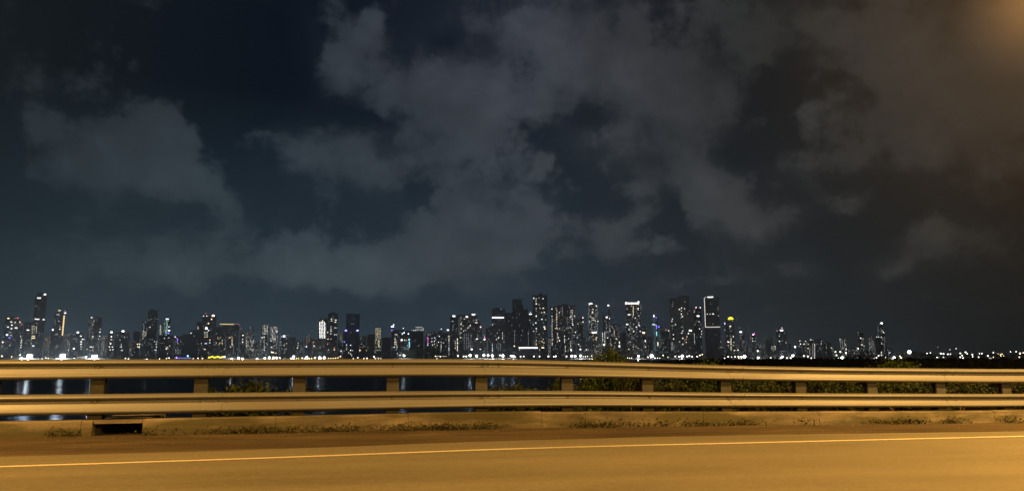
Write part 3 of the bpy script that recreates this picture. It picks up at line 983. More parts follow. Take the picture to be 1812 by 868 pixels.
class Tower:
    def __init__(self, reg, depth, boxes, wins='', ref='', label='', cat='tower', ant=(), lit=0.05, glow=0.5, tone=(0.26,0.265,0.27), tint=(1,1,1), ribs=0, plant=True, name='tower', yaw=None, dome=None, group=None, foot=-1.6, cross=()):
        self.ref, self.reg = ref, reg
        bs = [[float(q) for q in b.split(',')] for b in boxes.split()]
        xs = [v for b in bs for v in b[:2]]
        self.x0, _ = px_of(reg, min(xs), 0); self.x1, _ = px_of(reg, max(xs), 0)
        self.top = px_of(reg, 0, min(b[2] for b in bs))[1]
        base = at_depth(0.5*(self.x0+self.x1), 631, depth)
        self.depth = depth
        bear = math.atan2(base.x, base.y)
        j = WROT.uniform(-0.30, 0.30) if (len(bs) == 1 and yaw is None) else (yaw or WROT.uniform(-0.05, 0.05))
        rz = -bear + j
        self.root = root = empty(name, (base.x, base.y, foot), rz)
        tag(root, label, cat, group)
        self.M = Matrix.Translation(root.location) @ Matrix.Rotation(rz, 4, 'Z')
        self.I = self.M.inverted()
        self.C = self.I @ ORIGIN
        seed = WROT.uniform(0, 200)
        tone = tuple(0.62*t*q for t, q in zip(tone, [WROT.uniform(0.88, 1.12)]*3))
        self.att = dict(seed=seed, lit=lit, glow=glow, wall_tone=[*tone], tint=[*tint])
        self.boxes = []
        m = MB()
        for i, b in enumerate(bs):
            pa, pb = px_of(reg, b[0], b[2]), px_of(reg, b[1], b[2])
            # front plane is local y = 0
            A, B_ = self.on_plane(pa, 0.0), self.on_plane(pb, 0.0)
            w = B_.x - A.x
            dp = max(9.0, min(34.0, 0.7*w)) if len(bs) > 1 else max(9.0, min(32.0, 0.75*w))
            if len(bs) == 1:
                w2 = max(w*0.45, (w - dp*abs(math.sin(j)))/max(0.3, math.cos(j)))
                cxl = 0.5*(A.x+B_.x) + (0.5*dp*math.sin(j))
                A.x, B_.x = cxl - w2/2, cxl + w2/2
            yb = 0.0 if i == 0 else 0.9*i
            z1 = 0.5*(A.z+B_.z)
            z0 = 0.0
            if len(b) > 3: z0 = self.on_plane(px_of(reg, b[0], b[3]), 0.0).z
            bx = (A.x, B_.x, yb, yb+dp, z0, z1)
            self.boxes.append(bx)
            m.box(*bx)
            # parapet and slab edges give the outline its small steps
            e = 0.5
            m.box(A.x-e, B_.x+e, yb-e, yb+dp+e, z1-1.2, z1+0.9)
            n = ribs if i == 0 else 0
            for k in range(n):
                x = A.x + (B_.x-A.x)*(k+0.5)/n
                m.box(x-0.9, x+0.9, yb-1.1, yb-0.01, z0, z1-1.25)
            if z1 > 70 and n == 0 and w > 14:      # balcony stacks at the corners
                for x in (A.x+w*0.14, B_.x-w*0.14):
                    m.box(x-1.5, x+1.5, yb-1.0, yb-0.01, z0+6, z1-4)
        body = m.build('wall', FACADE, root)
        for k, v in self.att.items(): body[k] = v
        if dome:
            x, y, r, c = dome
            p = self.on_plane(px_of(reg, x, y), 6.0)
            MB().dome((p.x, p.y, p.z), r, r*0.9).build('lit_dome', EM[c], root)
            MB().tube([(p.x, p.y, p.z+r*0.85), (p.x, p.y, p.z+r*1.5)], [0.5, 0.2], 6).build('finial', MAST, root)
        tall = max(self.boxes, key=lambda q: q[5])
        if plant and tall[5] > 30:
            w = tall[1]-tall[0]; a = WROT.uniform(0.2, 0.4); b2 = WROT.uniform(0.55, 0.8)
            MB().box(tall[0]+w*a, tall[0]+w*b2, tall[2]+2, tall[3]-2, tall[5]+0.9, tall[5]+WROT.uniform(2.5, 4.5)).build('roof_plant_room', ROOFING, root)
        for (x, y) in ant:
            p = self.on_plane(px_of(reg, x, y), tall[2]+4)
            zb = max([q[5] for q in self.boxes if q[0]-2 <= p.x <= q[1]+2] or [tall[5]])
            MB().tube([(p.x, p.y, zb-1), (p.x, p.y, zb+0.6*(p.z-zb)), (p.x, p.y, p.z)], [0.8, 0.6, 0.25], 6).build('antenna', MAST, root)
        for (xa, ya, xb, yb_) in cross:      # crane jibs and sloping members
            a = self.on_plane(px_of(reg, xa, ya), 3); b2 = self.on_plane(px_of(reg, xb, yb_), 3)
            MB().tube([tuple(a), tuple(b2)], [0.9, 0.7], 6).build('crane_jib', MAST, root)
        self.n = 0
        self.windows(wins)
    def on_plane(self, p, y):
        d = self.I.to_3x3() @ ray(*p)
        return self.C + d*((y - self.C.y)/d.y)
    def hit(self, p):
        d = self.I.to_3x3() @ ray(*p); best = None
        for bx in self.boxes:
            t0, t1, ax = -1e9, 1e9, 0
            for i in range(3):
                lo, hi = bx[2*i], bx[2*i+1]
                a, b = (lo-self.C[i])/d[i] if abs(d[i]) > 1e-9 else -1e9, (hi-self.C[i])/d[i] if abs(d[i]) > 1e-9 else 1e9
                if a > b: a, b = b, a
                if a > t0: t0, ax = a, i
                t1 = min(t1, b)
            if t0 <= t1 and (best is None or t0 < best[0]): best = (t0, ax, d)
        return best
    def window(self, X, Y, w, h, c):
        p = px_of(self.reg, X, Y)
        k = REG[self.reg][1]
        W, H = w/k*self.depth/F, h/k*self.depth/F
        if max(W, H) < 40: W, H = max(1.8, 0.46*W), max(1.7, 0.48*H)
        else: W, H = max(2.0, min(W, H)*0.6 if W < H else W), max(2.0, min(W, H)*0.6 if H < W else H)
        hb = self.hit(p)
        th = 0.8
        if hb and hb[1] != 2:
            loc = self.C + hb[2]*hb[0]; rz = 0.0 if hb[1] == 1 else math.pi/2
            out = 1.2
            loc = loc + (Vector((0, -out, 0)) if hb[1] == 1 else Vector((out if self.C.x > loc.x else -out, 0, 0)))
            name = 'lit_window'
        else:
            loc = self.on_plane(p, 0.0); rz = 0.0
            nb = min(self.boxes, key=lambda q: max(q[0]-loc.x, loc.x-q[1], 0) + max(0, loc.z-q[5])*0.4)
            loc.x = max(nb[0]+0.5, min(nb[1]-0.5, loc.x))
            if loc.z >= nb[5]:
                name = 'roof_lamp'; loc.y = nb[2] + 3
                zb = nb[5]+0.9
                if loc.z - H/2 > zb + 0.5:
                    MB().tube([(loc.x, loc.y, zb), (loc.x, loc.y, loc.z - H/2 + 0.05)], [0.5, 0.35], 6).build('lamp_mast', MAST, self.root)
                else: loc.z = zb + H/2 + 0.05
            else:
                name = 'lit_window'; loc.y = nb[2] - 1.2
        if c == 'R' and max(W, H) < 12: name = 'aviation_light'
        if max(W, H) > 22: name = 'light_strip'
        o = link(name, win_mesh(c, WROT.choice((0, 1, 1, 2, 2, 3)) if c in 'WO' and max(W, H) < 12 else None), self.root, loc)
        o.rotation_euler = (0, 0, rz)
        o.scale = (W, th, H)
        self.n += 1
    def windows(self, spec):
        r = random.Random(len(spec)*7 + int(self.x0))
        for tok in spec.split():
            if tok[0] == '|':       # column: |x,y0,y1,n,w,h,c
                x, y0, y1, n, w, h, c = tok[1:].split(',')
                n = int(n)
                for i in range(n):
                    self.window(float(x)+r.uniform(-1,1), float(y0)+(float(y1)-float(y0))*i/max(1, n-1), float(w), float(h), c)
            elif tok[0] == '#':     # scattered: #x0,y0,x1,y1,n,w,h,c
                x0, y0, x1, y1, n, w, h, c = tok[1:].split(',')
                nx = max(1, int((float(x1)-float(x0))/14)); ny = max(1, int((float(y1)-float(y0))/14))
                cells = [(i, j) for i in range(nx) for j in range(ny)]; r.shuffle(cells)
                for (i, j) in cells[:int(n)]:
                    self.window(float(x0)+(i+0.5)*(float(x1)-float(x0))/nx, float(y0)+(j+0.5)*(float(y1)-float(y0))/ny, float(w), float(h), c)
            else:
                x, y, w, h, c = tok.split(',')
                self.window(float(x), float(y), float(w), float(h), c)
    def panel(self, X0, X1, Y0, Y1, lit, glow, tint):
        """a brightly lit glazed part of the front"""
        a = self.on_plane(px_of(self.reg, X0, Y0), -0.0); b = self.on_plane(px_of(self.reg, X1, Y1), -0.0)
        o = MB().box(a.x, b.x, -0.9, -0.05, max(0.5, b.z), a.z).build('lit_glass_front', FACADE, self.root)
        for k, v in dict(self.att, lit=lit, glow=glow, tint=[*tint]).items(): o[k] = v
        return self

TW = []
def T(*a, **k):
    t = Tower(*a, **k); TW.append(t); return t
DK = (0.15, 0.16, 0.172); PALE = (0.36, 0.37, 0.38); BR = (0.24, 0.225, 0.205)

# ---- far left group
def TT(reg, depth, boxes, wins, ref, label, **k):
    return T(reg, depth, boxes, wins, ref, label, **k)
TT('A',2700,'55,195,350 190,238,425','85,363,40,18,O 180,362,20,18,R 205,400,20,16,O 222,420,18,12,R 115,400,34,18,W 155,404,15,22,W 122,432,28,16,W 82,452,34,18,W 117,468,28,22,W 165,461,48,16,W 188,435,20,14,W 105,508,45,12,D 72,532,36,22,B 112,536,34,20,D 98,562,40,16,L 212,545,14,12,W 220,568,16,14,O 235,588,18,14,W 236,610,22,18,W 235,635,20,14,W 262,660,16,16,W 100,640,20,26,D',
   'leftmost office block','dark office block full of scattered coloured windows, leftmost tower of the skyline', tone=DK)
TT('A',2620,'-60,52,585','26,607,26,20,W 20,650,12,10,W -30,640,14,12,W','low block at left edge','low dark block at the very left edge, one white window')
TT('A',2850,'345,466,375 362,478,140 385,432,102 252,347,405','400,156,70,20,W 460,118,34,26,S 380,372,84,16,W 447,376,34,16,W 285,483,48,18,W |330,442,512,6,12,9,O |348,442,512,6,9,8,O |372,456,512,5,12,9,O 342,545,64,15,O 340,565,64,13,O 340,645,44,20,O 320,622,10,10,O #250,420,330,640,8,8,7,D',
   'tall stepped tower','tallest slim stepped tower at left with a white lamp on its spire', ant=((455,58),), tone=DK, lit=0.04, plant=False)
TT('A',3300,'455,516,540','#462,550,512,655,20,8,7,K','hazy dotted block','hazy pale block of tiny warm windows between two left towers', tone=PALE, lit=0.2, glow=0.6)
TT('A',2750,'562,668,315 585,640,292 520,566,490','610,283,50,12,O 677,312,34,22,B 677,290,14,12,R 590,325,46,20,D 648,436,20,204,G 543,487,34,26,S 582,527,40,9,W 604,393,24,12,W 617,453,22,14,W 614,474,26,11,W |565,375,425,4,8,10,D 585,643,22,8,D',
   'golden-strip tower','tower with a tall vertical golden light strip down its right edge', tone=DK, lit=0.05)
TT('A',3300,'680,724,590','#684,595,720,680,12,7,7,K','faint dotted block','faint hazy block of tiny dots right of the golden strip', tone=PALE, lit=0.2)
TT('A',2700,'726,770,530 768,872,516','797,512,36,26,S 828,545,26,15,W |790,578,579,1,10,8,W |775,578,579,1,8,8,W 845,577,34,9,W 872,577,14,10,W |830,602,678,4,22,18,W 755,673,22,22,S',
   'blue-grey glass block','low blue-grey block with an orange-white lamp on the roof edge', tone=(0.2,0.24,0.28), lit=0.12, tint=(0.6,0.85,1))
TT('A',2900,'905,980,348','937,355,24,20,O 962,390,16,22,D 955,425,12,20,D 950,550,18,13,W 890,680,22,22,W 930,655,40,9,W |972,655,690,3,13,12,W |915,455,560,6,6,9,D',
   'slim hazy tower','slim hazy grey tower with a warm lamp at its left corner', tone=PALE, lit=0.12)
TT('A',3000,'978,1046,352','1068,475,14,14,O 1080,505,26,20,O 1055,545,14,12,W 1010,575,18,26,D |1035,600,690,5,8,12,D','sloped-roof tower','pale featureless tower right beside the slim hazy tower', tone=PALE, lit=0.06, ant=((1000,338),))
TT('A',2750,'1102,1172,520','1143,505,36,28,S 1140,550,24,18,W 1138,580,26,20,W 1132,622,26,18,W 1120,655,18,14,W 1150,655,20,14,W 1128,685,22,16,W 1155,683,18,14,W','lamp-topped low block','low dark block with a column of round white lights below its lamp', lit=0.1)
TT('A',2800,'1182,1335,508','1258,495,42,28,S 1275,555,14,12,W 1230,585,14,12,W 1242,632,20,12,W 1242,655,20,15,W 1248,690,36,24,W','broad low block','broad low grey block with one brilliant white roof lamp', lit=0.05)
# ---- left of centre
TT('B',2800,'92,165,505','135,627,22,16,O 168,625,24,16,O 137,652,18,14,O 167,652,20,16,O 227,662,14,14,W','four-window block','dark block with four warm windows in a square', dome=None, tone=DK)
TT('B',2950,'186,242,398','215,400,26,10,D |200,420,480,5,6,10,D |238,420,480,5,6,10,D 197,493,12,12,O |225,500,548,5,8,7,O |212,505,548,4,7,7,O |192,510,570,4,8,10,O','outlined glass tower','thin glass tower with a faint lit outline beside the dark slab', tone=PALE, lit=0.12, tint=(0.7,0.9,1))
TT('B',2780,'243,348,290 262,312,275 310,357,292,300','262,453,22,13,W 275,370,14,10,D 335,370,12,8,D 310,600,10,10,W 322,625,10,10,W 332,653,18,18,O 318,687,34,13,W 372,603,24,16,W 375,625,16,12,W #352,670,385,715,9,8,8,D','dark slab tower','tall black slab tower with a flat cap overhanging right', tone=DK, plant=False)
TT('B',3100,'360,392,432','|368,438,530,9,7,6,W |382,438,530,8,7,6,D','dotted thin tower','thin hazy tower dotted with tiny white windows next to a bright facade', tone=PALE, lit=0.2)
TT('B',2900,'405,476,360','440,368,64,11,B 457,450,30,13,W 457,488,34,20,S 452,515,36,22,L 470,430,10,8,D','cyan glazed tower','tower with a glowing pale cyan glass front and a blue light', tone=DK).panel(408,443,378,535,0.9,1.25,(0.55,0.92,0.95))
TT('B',2750,'345,500,545','410,567,14,14,W 455,562,14,14,W 463,645,22,20,W 430,675,26,26,W 440,660,14,14,O','low block below cyan tower','low dark block in front of the cyan glazed tower', tone=DK)
TT('B',2850,'508,592,548','520,552,22,13,W 530,566,14,12,P 545,578,18,18,P 543,600,14,14,P 548,620,16,16,W #515,680,580,730,16,8,7,D','violet-lit block','low block with a zigzag of violet and white lights', lit=0.1)
TT('B',2650,'596,682,528 668,742,490','683,514,22,20,W 605,625,12,8,D 712,543,12,8,D','black stepped block','black stepped block with a single white window near its top', tone=(0.11,0.115,0.125), lit=0.0)
TT('B',2850,'740,802,408','753,460,13,54,W |793,560,690,7,9,11,O 763,690,8,8,D','grey block with short strip','grey tower with one short white vertical strip at its top left', lit=0.04)
TT('B',2720,'800,862,335 858,944,345','812,340,20,18,W 845,340,16,14,W 835,312,14,10,R 910,338,46,24,S 915,316,16,9,R 893,372,24,20,O 862,415,22,20,O 840,465,40,32,S 862,487,20,16,W #815,495,858,560,12,9,8,O 877,585,24,18,O 875,612,22,16,O 835,620,46,12,W 825,680,36,16,O 790,620,12,14,W','twin-lamp tower','dark tower with two roof lamps and red aviation lights', tone=DK, ant=((833,305),))
TT('B',2950,'942,1010,455 1005,1178,418','1050,423,132,11,G 1140,423,30,9,K 1165,423,16,10,R 945,520,10,10,D #935,550,1010,635,12,12,10,O 1080,560,26,9,O |1103,548,580,3,12,8,O |1103,590,640,6,14,8,O 1030,675,16,18,O 1088,657,18,16,O |1118,640,720,6,7,9,D |1035,590,660,5,7,9,D','ribbed wide tower','wide ribbed tower with a long pale light bar along its roof', tone=PALE, lit=0.04, ribs=7, plant=False)
TT('B',2800,'1190,1240,520','1215,537,34,13,O 1212,575,18,13,O 1212,602,20,13,W 1212,620,20,13,W 1188,468,12,10,R','small stacked-light block','small dark block with a vertical stack of warm lights', tone=DK)
TT('B',3200,'1242,1335,490 1285,1325,458','#1245,580,1330,700,26,9,9,W #1250,500,1330,570,14,7,7,D','hazy dotted twin block','hazy pale stepped block sprinkled with tiny white windows', tone=PALE, lit=0.15)
# ---- centre left
TT('C',3000,'132,205,430','#138,432,200,530,26,8,8,W |160,555,690,8,12,13,W |118,553,640,6,10,12,D 140,560,30,10,W','crown-dotted hazy tower','hazy tower with its upper half dotted with small white windows', tone=PALE, lit=0.25, glow=0.8)
TT('C',3050,'218,302,445','#222,450,298,600,34,8,9,W 262,442,12,12,O 290,497,20,14,W 235,660,30,9,W','diagonal-dotted tower','pale tower with dense tiny white dots right of the crown-dotted one', tone=PALE, lit=0.22, glow=0.8)
TT('C',2650,'205,310,690','245,712,60,16,O 280,718,26,12,W 235,705,30,12,W','lit kiosk block','very low waterfront block with bright warm-white shop lights', lit=0.0, plant=False)
TT('C',2800,'330,398,572','365,546,44,32,B 340,548,16,14,P 337,605,14,12,W 335,637,18,18,W 362,638,20,14,W 388,620,18,18,W #360,670,410,720,6,9,9,D','blue-lamp block','low block carrying a violet-white lamp high on a roof mast', lit=0.08)
TT('C',2760,'398,487,562','490,665,10,10,D','dark antenna block','plain dark block with a thin antenna on the roof', tone=DK, ant=((435,518),), lit=0.0)
TT('C',2900,'490,560,592','507,615,12,12,W 505,640,14,14,W 500,665,20,18,W 533,598,8,8,D','small block by the antenna','small hazy block with three white lights beside the antenna block', tone=PALE, lit=0.1)
TT('C',2850,'575,650,562','592,652,24,24,O |590,560,630,5,7,9,K |607,540,620,6,7,9,K |622,530,600,6,7,9,K 648,490,10,10,R','tower under construction','unfinished tower under construction with a sloping crane jib', cat='unfinished tower', cross=((540,512,612,545),(600,600,648,488)), lit=0.0, plant=False)
TT('C',2650,'655,800,572','670,645,24,24,O 668,605,16,14,O 690,575,10,8,K 725,655,10,9,D','brown low slab','dark slab block with two orange lamps on its left edge', tone=BR)
TT('C',2900,'722,798,388 735,812,366','757,388,18,24,O |728,405,560,12,9,12,S |742,400,560,12,10,12,S |760,400,560,12,8,12,S |776,405,560,12,8,12,S |788,420,560,9,8,10,W','white-striped tower','tower striped with bright white vertical lines of light', tone=DK, plant=False)
TT('C',2780,'815,914,318 838,892,305','848,370,26,13,W 850,388,22,13,W 868,372,10,10,D 893,381,32,12,W 888,402,36,15,W |843,450,492,3,18,14,W 842,521,20,17,W 885,460,20,14,W 902,462,18,14,W 882,530,20,14,W 900,530,16,14,W 805,507,16,13,W 812,575,28,13,O 842,576,18,12,W 810,625,14,14,O 880,663,14,10,R 878,683,28,20,O 818,685,18,12,W','black window-lit tower','tall black tower with paired white windows and a small roof step', tone=DK, lit=0.02, plant=False)
TT('C',3100,'914,952,590','960,700,18,14,W 955,690,12,10,W','narrow grey block','narrow grey block between the black tower and the navy tower')
TT('C',2700,'1000,1138,318 968,1002,500','1050,422,12,7,D 1070,422,14,7,D 993,488,50,26,P 1112,488,42,26,P 1000,486,24,14,S 1118,486,20,12,S 980,603,18,16,P 1048,503,10,10,D 1002,635,15,18,O 1002,660,17,17,O 1002,680,15,12,O 1045,637,20,17,O 1045,690,18,16,W 1065,693,12,12,W 1025,715,14,14,O 1045,727,16,14,W 1055,745,16,10,W','navy glass tower','plain navy blue glass tower with two violet lamps half way up', tone=(0.05,0.12,0.30), lit=0.01, plant=False)
TT('C',2900,'1132,1218,552','1140,690,22,20,O 1203,692,14,14,O #1140,560,1210,660,8,7,7,D','block right of navy tower','dull dark block touching the navy tower on its right', lit=0.06)
TT('C',2950,'1215,1302,532','','plain grey shoulder block','plain grey block without lights between navy tower and dotted column', tone=(0.28,0.285,0.29), lit=0.03)
TT('D',2900,'22,86,458','#26,460,82,560,26,8,8,O |60,577,650,5,16,14,O 32,583,18,10,W','warm dotted column','narrow tower covered with tiny warm dots, a column of lights at right', tone=BR, lit=0.25, glow=0.8)
TT('D',2800,'90,193,563','','black low block','plain black low block with no lights left of the lavender roof sign', tone=DK, lit=0.0)
TT('D',2760,'183,388,492','200,448,62,18,B 212,430,18,16,S 180,440,14,14,P 190,485,38,8,P 228,528,16,14,W 243,530,14,12,W |226,570,628,4,22,13,W 246,657,16,14,W 218,657,18,14,W |242,585,640,4,10,9,O 300,520,20,14,B 318,510,20,20,B 310,465,14,14,B 362,522,24,18,B 293,585,28,24,S 322,586,14,14,W 340,588,14,14,W 370,580,28,32,C |372,605,655,5,22,15,C 355,640,16,12,C #300,650,370,690,12,9,8,D','lavender-sign block','broad block with a lavender sign on its roof and a cyan corner', tone=(0.2,0.23,0.27), lit=0.05, tint=(0.7,0.85,1))
TT('D',2850,'388,522,498','#390,475,440,495,4,12,12,W #420,445,520,492,16,12,10,W 437,590,9,12,D','crown-of-lights block','dark block crowned with small arcs of white roof lights', tone=DK, lit=0.02, ribs=6)
TT('D',2950,'543,580,545','563,535,16,15,W |563,562,615,4,13,15,M |563,570,625,3,9,8,P 563,636,16,14,W','magenta-strip block','narrow block marked by a vertical magenta strip of lights')
TT('D',2850,'582,642,508','602,568,18,14,W 632,562,18,14,W 602,600,16,14,W 628,597,14,14,W 610,637,18,14,W 628,625,14,14,W 642,580,12,12,W 650,655,14,14,W','round-topped block','dark block with rounded top and scattered white windows', tone=DK, lit=0.05)
TT('D',2650,'660,712,502 708,797,515','700,472,16,16,W 768,482,40,22,B 680,547,20,16,W |778,545,745,12,15,13,W |698,605,710,7,14,12,W 672,607,14,12,W 722,614,16,12,W 655,640,10,10,O 745,650,8,14,D #640,740,760,762,8,14,12,W','paired-column block','black block with two vertical columns of white lights', tone=DK, lit=0.02)
TT('D',2780,'790,862,348 856,1000,330 995,1062,322 1058,1096,372 1092,1116,462','828,340,54,22,S 1028,323,64,15,S 960,348,40,18,S 978,354,14,12,W 935,370,20,18,W 900,355,18,14,D 905,405,18,16,W 903,423,16,14,W 922,440,16,10,W 903,470,16,20,W 902,512,16,12,W 927,492,18,13,W 945,485,14,10,W 972,460,18,14,W 985,447,10,10,W 997,435,16,14,W 1058,380,18,16,W 1058,407,60,13,W 815,393,50,7,D 898,560,22,16,W |865,575,690,9,17,14,W |843,600,670,5,10,12,W 1065,573,46,13,W 1102,450,28,22,R 1102,452,14,12,S |880,370,520,9,6,10,D |935,520,680,11,6,9,D |958,520,680,11,6,9,D |980,520,680,11,6,9,D |1003,520,680,11,6,9,D |1070,520,570,5,8,8,D |820,430,470,4,8,8,D','stepped twin-roof complex','wide stepped complex with two bright white roof bars at its corners', tone=(0.24,0.24,0.245), lit=0.06, plant=False)
TT('D',2620,'1012,1162,592','980,680,24,22,S 1098,678,18,14,W 1140,577,26,20,S 1145,555,18,14,M 1148,540,10,10,R','pale low front block','pale low block in front of the stepped complex, red lamp above', tone=PALE, lit=0.06, plant=False)
TT('E',2720,'58,124,470 85,118,455','|72,600,740,8,7,10,D','dim black low tower','dim black low tower left of the white-banded tower', tone=DK, lit=0.02)
# ---- centre
TT('E',2650,'120,254,270 150,198,255','180,356,118,15,S 125,428,10,14,W 173,512,13,18,W 187,562,16,26,O 165,580,22,13,O |227,512,570,4,12,13,W |123,622,700,6,14,13,W 245,605,10,10,D #160,605,215,690,14,7,7,D','white-banded tower','dark tower crossed by a bright white band near its top', tone=(0.13,0.14,0.155), lit=0.02, plant=False)
TT('E',3000,'328,425,170','355,235,12,8,D','pale slab behind','pale grey unlit slab standing behind the black stepped tower', tone=(0.40,0.40,0.41), lit=0.0, ant=((383,148),), plant=False)
TT('E',2700,'245,345,308 325,487,272 368,440,230','348,647,26,20,O 352,495,10,10,W |350,520,610,7,8,9,D 322,435,12,8,D 400,322,8,6,D 345,712,16,12,D 400,435,8,6,D 290,390,8,6,D','black stepped tower','broad black stepped tower with almost no lit windows', tone=(0.115,0.125,0.145), lit=0.006, plant=False)
TT('E',2900,'487,537,332','510,320,56,16,B 510,302,16,16,W 507,382,13,22,W 487,514,20,18,W |492,530,640,6,8,12,D','lamp-capped thin tower','thin grey tower capped by a white lamp beside the tallest black tower', tone=PALE, lit=0.05)
TT('E',2600,'535,685,128 602,632,110','547,158,17,32,W 572,163,22,18,W 600,155,10,22,O 642,162,17,14,W 570,187,16,14,W 573,215,22,16,W 602,223,20,13,W 572,263,15,12,W 645,260,34,15,W 612,260,14,9,O 572,285,12,9,D 573,340,24,18,W 655,302,24,19,W 628,305,18,12,W 630,373,32,17,W 668,378,18,12,W 568,410,34,15,W 542,427,18,12,W 655,450,34,20,W 660,470,24,26,O 573,468,20,15,W 545,495,22,9,W 573,493,20,14,W 643,512,10,9,D 603,527,12,10,O 645,577,18,15,W 572,590,16,14,O 607,597,16,12,O 650,612,44,14,O 570,615,20,12,O 572,632,24,13,O 632,600,16,12,O 640,663,56,18,O 607,690,14,12,W 573,560,10,10,D','tallest black tower','tallest black tower at centre, peppered with yellow-white windows', tone=(0.10,0.10,0.105), lit=0.01, ant=((617,94),), plant=False)
TT('E',2560,'395,590,672','490,665,186,16,S 400,685,12,14,W','lit-roof podium','low black podium under a long white row of roof lights', tone=DK, lit=0.0, plant=False, name='podium', cat='building')
TT('E',3100,'688,756,565','#692,570,752,735,50,8,8,D','pale dotted low block','pale low block covered in dim dots right of the tallest tower', tone=PALE, lit=0.25, glow=0.5)
TT('E',2720,'718,778,245 775,842,232 838,905,216 902,972,236','733,268,18,15,W 733,342,18,14,W |735,370,640,15,12,12,W |783,275,465,13,13,13,O 810,303,16,14,W 768,468,16,12,W 790,468,18,12,W 812,468,14,12,W |928,280,375,7,12,12,W |942,280,430,9,12,12,W 918,350,16,14,W 965,340,18,14,W 950,430,18,13,W 925,460,14,12,W 862,487,14,13,W 900,463,12,10,W 885,468,10,9,W |863,545,610,5,13,13,W |790,520,600,5,10,11,W 810,590,16,20,W 800,560,12,20,W 905,570,12,12,W |925,600,690,7,10,12,W 932,688,20,22,S 980,505,18,15,W 960,537,14,12,W |840,250,330,7,7,8,D |870,650,700,4,12,10,W |890,350,420,5,6,7,D |940,480,620,9,9,10,D','four-part lit cluster','wide cluster of four joined grey towers with columns of lights', tone=(0.25,0.25,0.25), lit=0.07, plant=False)
TT('E',3000,'985,1052,365','1062,357,24,18,W 1062,345,14,8,R 1062,400,18,14,W 1000,420,14,12,W 1010,368,10,8,D 985,560,12,12,W','grey block behind cluster','hazy grey block just right of the four-part cluster', tone=PALE, lit=0.08)
TT('E',2640,'1005,1140,565','1025,680,22,20,S 1085,685,20,16,W 1022,648,12,12,W 995,630,14,14,W','dark block before the bush','dark low block directly left of the tall green bush', tone=DK, lit=0.05)
TT('E',2800,'1097,1202,225','1130,222,72,24,S 1188,238,20,18,W 1153,270,18,15,W 1150,303,20,16,W 1128,345,14,13,W 1153,362,12,12,W 1155,380,16,13,W 1118,397,26,12,W 1175,388,14,12,W 1212,393,18,14,W 1165,507,98,13,S 1155,540,18,13,O 1190,560,22,13,O 1185,580,26,15,O 1155,580,16,15,O |1110,260,480,14,6,6,D |1140,310,500,10,6,6,D |1180,280,500,12,6,6,D |1195,260,500,12,6,6,D','bright-roofed dotted tower','slim dotted tower with a brilliant white roof corner', tone=(0.3,0.3,0.3), lit=0.14, glow=0.7)
TT('E',2720,'1250,1283,500','|1250,515,625,9,9,11,W |1275,510,625,9,9,11,W 1268,635,30,20,S','arch-lit block','narrow block outlined by an arch of white lights', lit=0.1)
TT('F',2850,'36,54,240 -22,38,335','5,240,34,26,B 5,222,10,10,M 20,352,24,22,S 50,365,14,16,W 72,440,18,16,W 60,467,24,14,W 55,490,24,14,W 30,562,24,12,W 3,505,16,12,W 3,635,16,16,S |20,400,540,7,7,7,D |45,400,540,7,7,7,D','blue-lamp slim tower','slim grey pair of towers with a blue-white lamp on a mast', tone=PALE, lit=0.08, plant=False)
TT('F',2780,'55,162,432','|97,495,525,3,15,11,O 120,573,26,9,W 152,610,11,40,W 152,650,17,40,S 108,613,15,14,W 70,638,16,14,W 48,622,14,10,W 60,580,12,12,W','sloping block with strip','hazy grey block with a short bright white strip low at right', tone=PALE, lit=0.08)
TT('F',2700,'163,238,512','','plain dark mid block','plain dark block left of the tower with the glowing crown', tone=DK, lit=0.0)
TT('F',2620,'213,368,222','282,210,130,22,S 216,206,26,28,S 346,197,28,28,S 218,228,16,12,R 350,228,14,12,R |292,240,340,10,13,11,O 272,236,14,10,O 230,270,18,14,D 342,262,18,18,W 342,275,16,12,W 250,325,60,11,W 350,338,30,15,W 312,362,22,14,W 230,425,44,17,W 350,408,18,18,W 350,430,26,14,W 358,440,18,14,W 325,452,20,16,W 220,450,20,14,W 250,478,18,13,W 297,497,22,14,W 363,497,22,14,W 260,605,22,17,W 292,653,14,12,O 315,655,18,12,O 340,668,26,14,O 247,678,20,15,W 360,685,12,12,D #240,370,350,640,26,6,6,D','crowned tower','dark tower wearing a glowing white horned crown on its roof', tone=(0.17,0.17,0.17), lit=0.07, plant=False)
TT('F',2850,'378,430,455','402,512,54,26,O 395,505,40,10,W 417,595,20,42,O 417,655,14,14,W','orange-window pale block','pale hazy block with a glowing orange window low down', tone=PALE, lit=0.08, tint=(1,0.9,0.7))
TT('F',2700,'432,488,560','395,690,12,12,D','small block by neon tower','small dull block directly left of the neon-lit tower', lit=0.08)
TT('F',2900,'487,540,350 538,588,455','503,340,18,32,S 503,318,10,12,W 527,358,18,14,P 485,425,18,15,W 505,427,40,9,B 525,432,30,10,P 553,450,40,14,P 530,455,13,70,L 532,520,13,90,C 545,625,11,78,W','cyan and violet neon tower','slender tower lit by cyan and violet neon strips with a spire lamp', tone=(0.3,0.36,0.42), lit=0.22, glow=0.4, tint=(0.5,0.85,1), ant=((503,308),), plant=False).panel(489,522,365,690,0.9,0.30,(0.45,0.85,1.0))
TT('F',3000,'590,672,490','625,486,30,16,O 628,478,14,8,R 655,490,20,14,W |662,500,560,5,8,9,D 627,590,15,12,W','hazy pink-lit block','hazy block with a pinkish lamp on its roof between two towers', tone=PALE, lit=0.05)
TT('F',2700,'598,665,572','622,658,8,10,W','dark low front block','dark low block in front of the hazy pink-lit block', tone=DK, lit=0.05)
